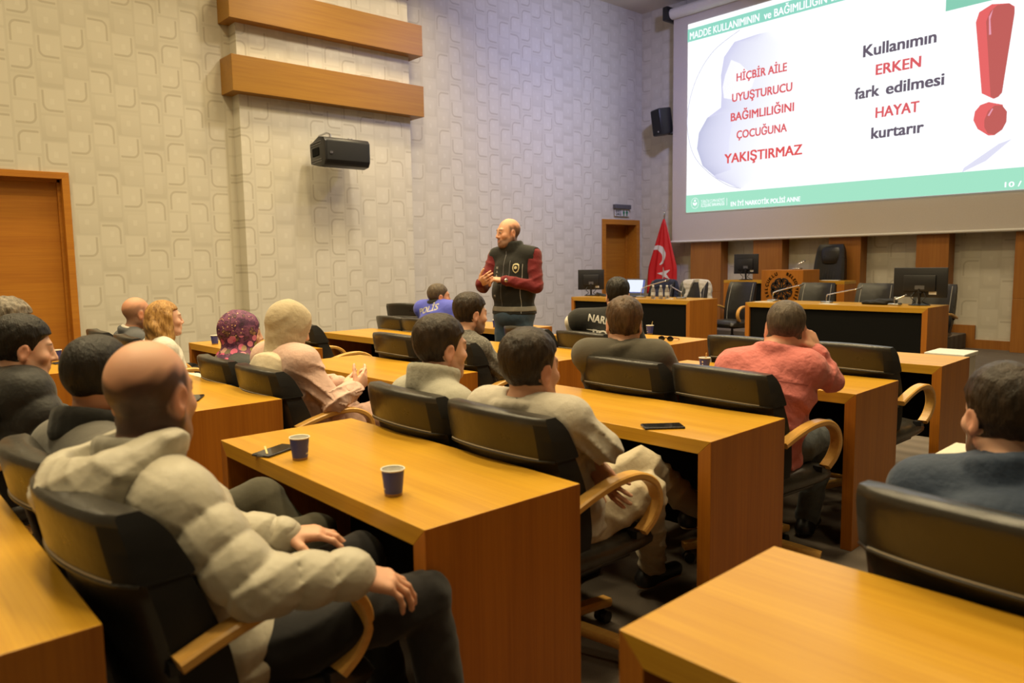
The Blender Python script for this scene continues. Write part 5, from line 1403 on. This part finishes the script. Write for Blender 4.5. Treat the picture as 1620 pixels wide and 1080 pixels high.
# 10 man in the light grey fleece
p10 = person('person', 'dark-haired man in a light grey fleece with a stand-up collar', (-2.33, 1.80), -6, (-2.392, 1.756, 1.032), -6, -3, skin='light', hair=('short', 'hair_darkbrown'), beard=0.4, h=0.006, bulk=1.05)
dress(p10, 'fleece_grey', 0.028, ew=efolds(0.006, 48, 10), wob=folds(0.006, 50, 10), collar=dict(r=0.076, hgt=0.075, th=0.016, lean=0.16, open_front=0.06), name='fleece')

# 11 man with folded arms
p11 = person('person', 'dark-haired man in a pale overshirt and beige trousers, arms folded and legs crossed', (-1.79, 1.80), -6, (-1.811, 1.694, 1.014), 4, -2, skin='warm', hair=('short', 'hair_darkbrown'), h=0.0055, bulk=1.04,
             joints=dict(sR=(-1.63, 1.70, 0.872), sL=(-1.985, 1.65, 0.872), eR=(-1.555, 1.78, 0.79), wR=(-1.79, 1.90, 0.74), eL=(-2.02, 1.83, 0.73), wL=(-1.665, 1.845, 0.70),
                         kR=(-1.62, 2.08, 0.56), aR=(-1.86, 2.42, 0.12), kL=(-1.69, 2.14, 0.63), aL=(-1.74, 2.55, 0.37)),
             hands={'L': ((0.75, -0.10, -0.45), (-0.2, 0.9, 0.1), dict(curl=(0.15, 0.2, 0.2, 0.25), thumb=0.1)), 'R': ((-0.9, 0.2, 0.0), (0, -0.3, -0.9), dict(curl=0.4))})
p11.sole = 'sole_tan'
dress(p11, 'overshirt_grey', 0.024, 'trouser_beige', 'black_plastic', ew=efolds(0.007, 52, 11), wob=folds(0.008, 60, 11), collar=dict(r=0.068, hgt=0.035, th=0.013, lean=0.25), name='overshirt', wobl=folds(0.007, 46, 3), h=0.0075)

# 12 man in the tweed blazer
p12 = person('person', 'brown-haired man with a thinning crown in a dark grey blazer, seen from behind', (-2.31, 2.97), 18, (-2.418, 2.909, 1.05), 40, -4, skin='light', hair=('side', 'hair_brown'), h=0.006, bulk=1.02,
             joints=dict(sL=(-2.545, 2.77, 0.91), sR=(-2.235, 2.95, 0.91), eR=(-2.12, 3.08, 0.73), wR=(-2.15, 3.30, 0.74)))
dress(p12, 'blazer_tweed', 0.026, ew=efolds(0.004, 40, 12), wob=folds(0.006, 50, 12), collar=dict(r=0.068, hgt=0.03, th=0.014, lean=0.25), name='blazer')

# 13 man in the pink shirt
p13 = person('person', 'heavy-set man in a salmon pink shirt leaning his head on his right hand', (-1.78, 3.04), 10, (-1.697, 3.17, 1.050), 26, -10, 4, skin='warm', hair=('crop', 'hair_greybrown'), beard=0.4, h=0.006, bulk=1.2, fat=0.008,
             joints=dict(nb=(-1.715, 3.10, 0.935), sc=(-1.71, 3.07, 0.91), sR=(-1.555, 3.12, 0.90), sL=(-1.86, 3.0, 0.89), eR=(-1.515, 3.26, 0.83), wR=(-1.575, 3.225, 0.965), eL=(-1.95, 3.35, 0.83), wL=(-1.80, 3.52, 0.79), kR=(-1.62, 3.42, 0.55), kL=(-1.86, 3.42, 0.54)),
             hands={'R': ((-0.45, 0.10, 0.75), (-0.7, 0.1, -0.45), dict(curl=(0.9, 0.9, 0.9, 0.9), thumb=0.4)), 'L': ((0.5, 0.8, 0.0), (0, 0, -1), dict(curl=0.3))})
dress(p13, 'shirt_pink', 0.022, 'jeans_grey', ew=efolds(0.006, 42, 13), wob=folds(0.006, 46, 13), belly=0.035, collar=dict(r=0.07, hgt=0.03, th=0.013, lean=0.2), name='shirt', h=0.0075)

# 14 person with lettering on the back
p14 = person('person', 'dark-haired person in a black jacket lettered across the shoulders, bending forward at the front row', (-3.64, 4.20), 18, (-3.645, 4.315, 1.105), 36, -14, skin='light', hair=('short', 'hair_black'), h=0.0075, bulk=1.08,
             joints=dict(sL=(-3.86, 4.11, 0.935), sR=(-3.50, 4.29, 0.92)))
dress(p14, 'vest_black', 0.032, ew=efolds(0.003, 26, 14), name='jacket')
prim_job(p14, 'white_sleeve', 'white_cloth', [Cap(p14.j['sL'] + V3(-0.035, -0.025, -0.012), p14.j['eL'] + V3(-0.02, 0, 0), 0.058, 0.056, 0.02)], 0.009)

# 15 man in navy on the right edge
p15 = person('person', 'man in a navy quilted jacket cut by the right edge of the photo', (-0.44, 1.98), 12, (-0.56, 2.15, 0.965), 44, -4, skin='light', hair=('short', 'hair_darkbrown'), beard=0.95, h=0.0055, bulk=1.12)
dress(p15, 'navy_quilt', 0.034, ew=equilt(0.006, 0.09, 0.2), wob=quilt(0.006, 0.09), collar=dict(r=0.078, hgt=0.05, th=0.018, lean=0.15), name='jacket')

# 16 the standing speaker
p16 = person('person', 'standing bald bearded man in a maroon shirt and black vest with a badge', (-4.86, 4.37), 196, (-4.905, 4.355, 1.618), 166, -2, skin='warm', beard=0.85, h=0.0055, bulk=1.10, fat=0.006, standing=True,
             joints=dict(sL=(-4.685, 4.455, 1.425), sR=(-5.055, 4.33, 1.425), eL=(-4.625, 4.42, 1.165), eR=(-5.075, 4.20, 1.165), wL=(-4.76, 4.175, 1.225), wR=(-4.975, 4.085, 1.20), nb=(-4.88, 4.39, 1.475), sc=(-4.87, 4.395, 1.44)),
             hands={'L': ((-0.72, -0.42, 0.12), (0.1, 0.2, -0.6), dict(curl=(0.45, 0.55, 0.6, 0.6), thumb=0.5)), 'R': ((0.72, -0.1, 0.28), (-0.2, 0.6, 0.2), dict(curl=(0.5, 0.6, 0.7, 0.7), thumb=0.5))},
             bald=((0.07, 0.042, 0.03), 0.85))
dflt_hands(p16); body_job(p16)
prim_job(p16, 'shirt', 'shirt_maroon', torso_prims(p16, 0.008, None, 0.03) + sleeve_prims(p16, 0.017, folds(0.005, 44, 16), 0.99), 0.008, post=clip_above(0.86))
vp = torso_prims(p16, 0.022, efolds(0.003, 24, 1), 0.03)
vpost = clip_above(0.93)
prim_job(p16, 'vest', 'vest_black', vp + collar_prims(p16, 0.072, 0.065, 0.014, 0.1), 0.0075, post=lambda d, P: np.maximum(vpost(d, P), 0.070 - np.minimum(np.linalg.norm(P - (p16.j['sL'] * 1.10 - p16.j['sR'] * 0.10), axis=1), np.linalg.norm(P - (p16.j['sR'] * 1.10 - p16.j['sL'] * 0.10), axis=1))))
vb = torso_prims(p16, 0.025, efolds(0.003, 24, 1), 0.03)
prim_job(p16, 'reflective_band', 'reflective', vb, 0.0075, post=lambda d, P: np.maximum(np.maximum(d, 0.955 - P[:, 2]), P[:, 2] - 1.0))
prim_job(p16, 'trousers', 'jeans_blue', leg_prims(p16, 0.018, folds(0.006, 30, 3)), 0.01); shoes(p16, 'black_plastic')
for q in (p16.j['wL'],):
    f = p16.j['wL'] - p16.j['eL']; f = f / np.linalg.norm(f)
    c = p16.j['wL'] - f * 0.004; u = np.cross(f, V3(0, 0, 1)); u = u / np.linalg.norm(u); v = np.cross(u, f)
    prim_job(p16, 'watch_strap', 'black_plastic', [Cap(c + (u * math.cos(a) + v * math.sin(a)) * 0.034, c + (u * math.cos(a + 0.5) + v * math.sin(a + 0.5)) * 0.034, 0.008, None, 0.004) for a in [0.5 * i for i in range(13)]], 0.005)
    wdir = V3(0.55, -0.8, 0.1); wdir = wdir - f * (wdir @ f); wdir = wdir / np.linalg.norm(wdir)
    prim_job(p16, 'watch_case', 'steel', [Ell(c + wdir * 0.040, (0.018, 0.018, 0.009), 0.004, np.stack([f, np.cross(wdir, f), wdir], 1))], 0.004)

# ================================================================== build every body and garment
def run(jb): return polygonize(jb['fn'], jb['lo'], jb['hi'], jb['h'])
with ThreadPoolExecutor(4) as pool: RES = list(pool.map(run, JOBS))
BUILT = {}
for jb, (vv, qq) in zip(JOBS, RES):
    p = jb['p']
    if jb.get('root'):
        p.obj = link('person', np_mesh('person', vv - V3(p.xy[0], p.xy[1], 0), qq, skin_colors(p, vv)), 'skin'); p.obj.location = (p.xy[0], p.xy[1], 0)
        tag(p.obj, p.label, 'person', p.group); p.tree = {}
for jb, (vv, qq) in zip(JOBS, RES):
    p = jb['p']
    if jb.get('root') or not len(qq): continue
    par = p.tree.get(jb.get('of'), p.obj)
    o = link(jb['name'], np_mesh(jb['name'], vv - V3(p.xy[0], p.xy[1], 0), qq), jb['mat'], par); p.tree[jb['name']] = o
    if jb.get('note'): o['label'] = jb['note']

# ================================================================== lettering and marks laid onto curved cloth
def decal(name, me2, mat, target, origin, right, up, outward, lift=0.0025, parent=None, maxlen=0.012):
    """press a flat mesh (xy) onto the target mesh along -outward"""
    bm = bmesh.new(); bm.from_mesh(me2); bpy.data.meshes.remove(me2)
    bmesh.ops.triangulate(bm, faces=bm.faces)
    for _ in range(4):
        es = [e for e in bm.edges if e.calc_length() > maxlen]
        if not es: break
        bmesh.ops.subdivide_edges(bm, edges=es, cuts=1); bmesh.ops.triangulate(bm, faces=bm.faces)
    dm = target.data; vv = [target.matrix_world @ v.co for v in dm.vertices]
    tree = BVHTree.FromPolygons(vv, [tuple(p.vertices) for p in dm.polygons])
    O, R_, U_, N_ = Vector(origin), Vector(right).normalized(), Vector(up).normalized(), Vector(outward).normalized()
    inv = parent.matrix_world.inverted() if parent else Matrix(); bad = []
    for v in bm.verts:
        w_ = O + R_ * v.co.x + U_ * v.co.y + N_ * 0.4
        h_, n_, i_, d_ = tree.ray_cast(w_, -N_, 1.2)
        if h_ is None: bad.append(v); continue
        v.co = inv @ (h_ + N_ * lift)
    bmesh.ops.delete(bm, geom=bad, context='VERTS')
    me = bpy.data.meshes.new(name); bm.to_mesh(me); bm.free()
    return link(name, me, mat, parent)
def flat(pts):
    bm = bmesh.new(); bm.faces.new([bm.verts.new((x, y, 0)) for x, y in pts]); me = bpy.data.meshes.new('flat'); bm.to_mesh(me); bm.free(); return me
def rect(w_, h_, nx=1): return flat([(-w_ / 2, -h_ / 2), (w_ / 2, -h_ / 2), (w_ / 2, h_ / 2), (-w_ / 2, h_ / 2)])
bpy.context.view_layer.update()
def on_back(p, garment, body, width, height, dz, dx=0.0, tilt=0.0, mat='lettering_silver', bold=0.03):
    t = p.tree[garment]; X_, Y_ = p.SM[:, 0], p.SM[:, 1]
    c = p.j['sc'] + X_ * dx + V3(0, 0, dz)
    r = Vector(X_) * math.cos(tilt) + Vector((0, 0, 1)) * math.sin(tilt); u = Vector((0, 0, 1)) * math.cos(tilt) - Vector(X_) * math.sin(tilt)
    return decal('back_lettering', text_mesh(body, width, height, bold), mat, t, c, r, u, -Vector((Y_[0], Y_[1], 0)), parent=p.obj)
on_back(p8, 'uniform_jacket', 'POLİS', 0.24, 0.06, -0.022, -0.03, 0.12)
on_back(p14, 'jacket', 'NARKOTİK', 0.34, 0.055, -0.012, 0.0, -0.08)
on_back(p14, 'jacket', 'POLİS', 0.26, 0.06, -0.112)
decal('white_piping', rect(0.36, 0.006), 'white_cloth', p14.tree['jacket'], p14.j['sc'] + V3(0, 0, -0.062), Vector(p14.SM[:, 0]), (0, 0, 1), -Vector((p14.SM[0, 1], p14.SM[1, 1], 0)), parent=p14.obj)
plain('seam_dark_pink', (0.36, 0.085, 0.08, 1), 0.8); plain('seam_dark', (0.045, 0.04, 0.032, 1), 0.9)
def seam(p, garment, w_, h_, dx, dz, mat, tilt=0.0):
    X_, Y_ = Vector(p.SM[:, 0]), p.SM[:, 1]; Zv = Vector((0, 0, 1))
    r = X_ * math.cos(tilt) + Zv * math.sin(tilt); u = Zv * math.cos(tilt) - X_ * math.sin(tilt)
    return decal('seam', rect(w_, h_), mat, p.tree[garment], p.j['sc'] + p.SM[:, 0] * dx + V3(0, 0, dz), r, u, -Vector((Y_[0], Y_[1], 0)), 0.002, p.obj)
seam(p13, 'shirt', 0.34, 0.003, 0.0, -0.045, 'seam_dark_pink'); seam(p13, 'shirt', 0.012, 0.03, 0.005, -0.06, 'seam_dark_pink', 0.3)
seam(p12, 'blazer', 0.003, 0.30, 0.0, -0.16, 'seam_dark')
seam(p11, 'overshirt', 0.30, 0.003, 0.0, -0.03, 'sole_tan')
# vest of the speaker: shield badge, lettering, zip, pocket piping, pale seams
VX, VY = Vector(p16.SM[:, 0]), Vector((p16.SM[0, 1], p16.SM[1, 1], 0)); vt = p16.tree['vest']; vs = Vector(p16.j['sc'])
FR_ = -VX                                                  # to the viewer's right when facing him
def on_vest(name, me, mat, x, z, lift=0.003): return decal(name, me, mat, vt, vs + FR_ * x + Vector((0, 0, z)), FR_, (0, 0, 1), VY, lift, p16.obj, 0.01)
FR_ = -VX
sh = [(-0.026, 0.03), (-0.012, 0.04), (0.012, 0.04), (0.026, 0.03), (0.029, 0.0), (0.02, -0.028), (0.0, -0.045), (-0.02, -0.028), (-0.029, 0.0)]
on_vest('badge', flat(sh), 'badge_gold', 0.085, -0.115, 0.004)
on_vest('badge_inset', flat([(x * 0.72, y * 0.72) for x, y in sh]), 'vest_black', 0.085, -0.115, 0.0055)
on_vest('badge_star', flat([(0.013 * math.cos(k * PI / 6), 0.013 * math.sin(k * PI / 6) + 0.004) for k in range(12)]), 'badge_gold', 0.085, -0.115, 0.007)
for ch_, z in (('N', -0.12), ('A', -0.155), ('R', -0.19), ('M', -0.36)): on_vest('vest_letter', text_mesh(ch_, None, 0.022, 0.03), 'lettering_silver', -0.105, z)
on_vest('zip', rect(0.007, 0.5), 'grey_plastic', -0.03, -0.22)
on_vest('pocket_zip', rect(0.006, 0.14), 'grey_plastic', 0.03, -0.12)
on_vest('seam_piping', rect(0.0035, 0.42), 'lettering_silver', 0.135, -0.29)
# flag emblem
bpy.context.view_layer.update()
def crescent(R0, dx, dy, R1, n=28):
    P0 = [(R0 * math.cos(a), R0 * math.sin(a)) for a in [2 * PI * k / n for k in range(n)]]
    out = [q for q in P0 if math.hypot(q[0] - dx, q[1] - dy) > R1]
    return out
bm = bmesh.new()
cR, ci, dd_ = 0.20, 0.165, (-0.055, -0.05)
a_mid = math.atan2(-dd_[1], -dd_[0]); N_ = 30; prev = None
for k in range(N_ + 1):
    a = a_mid + (k / N_ - 0.5) * 3.9
    ox, oy = cR * math.cos(a), cR * math.sin(a); v = Vector((ox - dd_[0], oy - dd_[1])).normalized()
    ix, iy = dd_[0] + v.x * ci, dd_[1] + v.y * ci
    if math.hypot(ix, iy) > math.hypot(ox, oy): ix, iy = ox, oy
    cur = (bm.verts.new((ox, oy, 0)), bm.verts.new((ix, iy, 0)))
    if prev: bm.faces.new((prev[0], cur[0], cur[1], prev[1]))
    prev = cur
mc = bpy.data.meshes.new('c'); bm.to_mesh(mc); bm.free()
decal('flag_crescent', mc, 'flag_white', fcl, (-9.17, 12.0, 1.46), (1, 0, 0), (0, 0, 1), (0, -1, 0), 0.004, fl, 0.02)
star = []
for k in range(10):
    a = PI / 2 + 0.25 + k * PI / 5; r = 0.15 if k % 2 == 0 else 0.06; star.append((r * math.cos(a), r * math.sin(a)))
bm = bmesh.new(); c0 = bm.verts.new((0, 0, 0)); vs_ = [bm.verts.new((x, y, 0)) for x, y in star]
for k in range(10): bm.faces.new((c0, vs_[k], vs_[(k + 1) % 10]))
ms = bpy.data.meshes.new('s'); bm.to_mesh(ms); bm.free()
decal('flag_star', ms, 'flag_white', fcl, (-9.0, 12.0, 1.10), (1, 0, 0), (0, 0, 1), (0, -1, 0), 0.004, fl, 0.02)

# ================================================================== cups, phones and other small things on the desks
def cup_mat():
    m = base_mat('cup_blue', (0.035, 0.05, 0.27, 1), 0.45)
    t = NT(m); n = t.noise(t.coord(), 60, 2); t.put(t.p.inputs['Base Color'], t.mix(n, (0.035, 0.05, 0.27, 1), (0.045, 0.06, 0.31, 1)))
cup_mat(); plain('cup_white', (0.78, 0.76, 0.70, 1), 0.5); plain('cup_brown', (0.30, 0.17, 0.06, 1), 0.6); plain('tea', (0.35, 0.30, 0.22, 1), 0.2)
plain('stirrer', (0.72, 0.52, 0.22, 1), 0.6)
def make_cup():
    t = thing('paper_cup', 'x', 'cup', (0, 0, 0), 0, 'blue paper cups')
    prof = [(0.0, 0.003), (0.0225, 0.003), (0.0225, 0.0), (0.024, 0.0), (0.0246, 0.008), (0.0312, 0.071), (0.0318, 0.0745)]
    b = B(); b.lathe([(0.0246, 0.008), (0.0310, 0.0705)], 28, cap=False); b.done('sleeve_print', 'cup_blue', t, smooth=True)
    b = B(); b.lathe([(0.0241, 0.0), (0.02465, 0.008)], 28, cap=False); b.done('base_ring', 'cup_brown', t, smooth=True)
    b = B(); b.lathe([(0.0, 0.004), (0.0235, 0.004), (0.0300, 0.0690), (0.0305, 0.072)], 28, cap=False); b.done('inner_wall', 'cup_white', t, smooth=True)
    b = B(); b.lathe([(0.0303, 0.0715), (0.0325, 0.0705), (0.0337, 0.0725), (0.0325, 0.0748), (0.0305, 0.0735)], 28, cap=False); b.done('rim', 'cup_white', t, smooth=True)
    # printed crest and two dots
    tgt = t.children[0]
    def mark(pts, a, z):
        bm = bmesh.new(); vs = []
        for x, y in pts:
            zz = z + y; r = 0.0246 + (zz - 0.008) / 0.0625 * 0.0064 + 0.0003; aa = a + x / r; vs.append(bm.verts.new((r * math.cos(aa), r * math.sin(aa), zz)))
        bm.faces.new(vs); return bm
    bmj = bmesh.new(); me = bpy.data.meshes.new('crest_print')
    for a, z, s in ((-0.35, 0.052, 1.0), (-0.35, 0.036, 0.8)):
        r0 = 0.0045 * s; pts = [(r0 * math.cos(k * PI / 6), r0 * 1.25 * math.sin(k * PI / 6)) for k in range(12)]
        for x, y in [pts]if False else []: pass
        vs = []
        for x, y in pts:
            zz = z + y; r = 0.0246 + (zz - 0.008) / 0.0625 * 0.0064 + 0.0004; aa = a + x / r; vs.append(bmj.verts.new((r * math.cos(aa), r * math.sin(aa), zz)))
        bmj.faces.new(vs)
    a = PI - 0.35
    for k in range(12):
        pts = []
        for (rr, da) in ((0.007, -0.13), (0.0125, -0.11), (0.0125, 0.11), (0.007, 0.13)):
            th = k * PI / 6 + da; pts.append((rr * math.cos(th), rr * math.sin(th)))
        vs = []
        for x, y in pts:
            zz = 0.046 + y; r = 0.0246 + (zz - 0.008) / 0.0625 * 0.0064 + 0.0004; aa = a + x / r; vs.append(bmj.verts.new((r * math.cos(aa), r * math.sin(aa), zz)))
        bmj.faces.new(vs)
    for k in range(8):
        vs = []
        for x, y in ((-0.018 + k * 0.0045, -0.0025), (-0.015 + k * 0.0045, -0.0025), (-0.015 + k * 0.0045, 0.0025), (-0.018 + k * 0.0045, 0.0025)):
            zz = 0.021 + y; r = 0.0246 + (zz - 0.008) / 0.0625 * 0.0064 + 0.0004; aa = a + x / r; vs.append(bmj.verts.new((r * math.cos(aa), r * math.sin(aa), zz)))
        bmj.faces.new(vs)
    bmj.to_mesh(me); bmj.free(); link('crest_print', me, 'cup_white', t)
    return t
cp = make_cup()
def stir(t):
    b = B(); b.ribbon([(0.0, 0.0, 0.02), (0.035, 0.012, 0.105)], 0.006, 0.0015, (0.3, 1, 0)); b.done('stirrer', 'stirrer', t)
CUPS = [(-1.712, 1.085, 0.75, 75, 'blue paper cup standing alone near the middle of the foreground desk', 0),
        (-2.25, 1.075, 0.75, -100, 'blue paper cup beside the phone at the left end of the foreground desk', 0),
        (-5.92, 1.08, 0.75, -70, 'blue paper cup with a stirrer on the desk by the big left door', 1),
        (-6.12, 2.235, 0.75, 60, 'blue paper cup on the desk between the blonde woman and the flowered headscarf', 0),
        (-3.97, 5.12, 0.75, 70, 'blue paper cup with a stirrer next to the sunglasses, right of the blazer man\'s head', 1),
        (-2.42, 3.62, 0.75, -60, 'blue paper cup with a stirrer left of the pink-shirted man', 1),
        (-5.50, 4.70, 0.75, 65, 'blue paper cup on the desk left of the standing man\'s jeans', 0)]
made = []
for i, (x, y, z, r, lab, st) in enumerate(CUPS):
    if i == 0: cp.location = (x, y, z + 0.0005); cp.rotation_euler = (0, 0, ra(r)); cp['label'] = lab; o = cp
    else: o = dup(cp, (x, y, z + 0.0005), ra(r), lab)
    made.append((o, st))
for o, st in made:
    if st: stir(o)
plain('phone_glass', (0.012, 0.012, 0.014, 1), 0.06); plain('phone_case', (0.02, 0.02, 0.03, 1), 0.35)
def make_phone():
    t = thing('smartphone', 'x', 'phone', (0, 0, 0), 0, 'phones on the desks')
    b = B(); b.box(-0.037, -0.077, 0, 0.037, 0.077, 0.0085, bev=0.004, seg=3); b.done('case', 'phone_case', t, angle=40)
    b = B(); b.box(-0.034, -0.073, 0.0083, 0.034, 0.073, 0.0089); b.done('display', 'phone_glass', t)
    b = B(); b.box(-0.012, -0.0775, 0.003, 0.012, -0.0765, 0.0055); b.done('port', 'steel', t)
    return t
ph = make_phone()
for i, (x, y, r, lab) in enumerate(((-1.70, 2.272, -38, 'black smartphone lying near the right end of the desk before the man with folded arms'),
                                    (-2.40, 1.06, 25, 'black smartphone with a wooden stirrer on it, left end of the foreground desk'),
                                    (-3.66, 1.22, 60, 'black smartphone on the desk just right of the bald puffer man\'s face'),
                                    (-5.72, 1.09, 10, 'dark phone on the desk by the left door, right of its cup'))):
    if i == 0: ph.location = (x, y, 0.7505); ph.rotation_euler = (0, 0, ra(r)); ph['label'] = lab
    else: dup(ph, (x, y, 0.7505), ra(r), lab)
b = B(); b.box(-0.055, -0.003, 0, 0.055, 0.003, 0.0015); tag(b.done('wooden_stirrer', 'stirrer', loc=(-2.41, 1.03, 0.7596), rot=(0, 0, ra(-20))), 'pale wooden stirrer lying across the phone on the foreground desk', 'stirrer')
sg = thing('sunglasses', 'dark sunglasses lying on the desk right of the blazer man', 'sunglasses', (-3.52, 4.74, 0.7505), ra(10))
for s in (-1, 1):
    b = B(); b.prism([(s * 0.036 + 0.027 * math.cos(a), 0.02 + 0.02 * math.sin(a)) for a in [2 * PI * k / 14 for k in range(14)]], 'y', -0.004, 0.004, 0.001); b.done('lens', 'phone_glass', sg)
    b = B(); b.tube([(s * 0.063, 0, 0.028), (s * 0.066, 0.02, 0.026), (s * 0.05, 0.12, 0.012), (s * 0.045, 0.135, 0.003)], 0.0035, 6); b.done('temple_arm', 'shirt_maroon', sg, smooth=True)
b = B(); b.tube([(-0.012, 0, 0.026), (0, 0, 0.03), (0.012, 0, 0.026)], 0.003, 6); b.done('bridge', 'phone_case', sg, smooth=True)
# black bag on the right council table
def blob(name, prims, h, mat, label, cat, base, post=None):
    lo, hi = bounds(prims); fn = (lambda P: ev(prims, P)) if post is None else (lambda P: post(ev(prims, P), P))
    v, q = polygonize(fn, lo, hi, h)
    o = link(name, np_mesh(name, v - V3(*base), q), mat); o.location = base
    return tag(o, label, cat)
blob('folded_bag', [Ell((-3.82, 9.36, 0.825), (0.20, 0.12, 0.03), 0.02, wob=efolds(0.006, 50, 1)), Ell((-3.72, 9.36, 0.845), (0.13, 0.09, 0.028), 0.03, wob=efolds(0.006, 60, 2)), Cap((-3.98, 9.30, 0.815), (-3.55, 9.34, 0.815), 0.014, None, 0.01)], 0.009, 'black_fabric', 'black folded cloth bag left of the big monitor', 'bag', (-3.80, 9.36, 0.801), post=lambda d, P: np.maximum(d, 0.801 - P[:, 2]))
# jackets hung over the chairs at the left table
cloth('jacket_navy', (0.016, 0.020, 0.045, 1), 200, 0.3, 0.4); cloth('jacket_cream', (0.50, 0.47, 0.40, 1), 90, 0.2, 0.5, 0.5, 0.7)
def hung(name, x, y, rz, mat, label, ew, split):
    M = rotm(ra(rz)); c = V3(x, y, 0); W = lambda a, b_, z: c + M @ V3(a, b_, z)
    pr = [Ell(W(0, -0.285, 0.90), (0.285, 0.085, 0.15), 0.04, M, wob=ew), Cap(W(-0.17, -0.30, 1.0), W(0.17, -0.30, 1.0), 0.052, None, 0.04), Cap(W(-0.2, -0.29, 0.98), W(-0.27, -0.24, 0.66), 0.058, 0.05, 0.03, folds(0.008, 50)), Cap(W(0.2, -0.29, 0.98), W(0.27, -0.24, 0.66), 0.058, 0.05, 0.03, folds(0.008, 50)), Ell(W(0, -0.25, 0.72), (0.27, 0.10, 0.16), 0.05, M, wob=ew)]
    post = None
    if split:
        def post(d, P):
            q = (P - c) @ M; cut = np.maximum(np.abs(q[:, 0] + 0.02) - 0.05 - 0.28 * np.clip(1.02 - q[:, 2], 0, 1), -(q[:, 1] + 0.285))
            return smax(d, -cut.astype(F32), 0.01)
    blob(name, pr, 0.01, mat, label, 'jacket', (x, y, 0.6), post)
hung('hanging_jacket', -7.68, 10.0, 178, 'jacket_navy', 'dark navy jacket draped over a chair behind the laptop', efolds(0.006, 36, 3), False)
hung('hanging_jacket', -7.02, 9.98, 184, 'jacket_cream', 'pale quilted jacket draped over a chair behind the water bottles', equilt(0.008, 0.06), True)
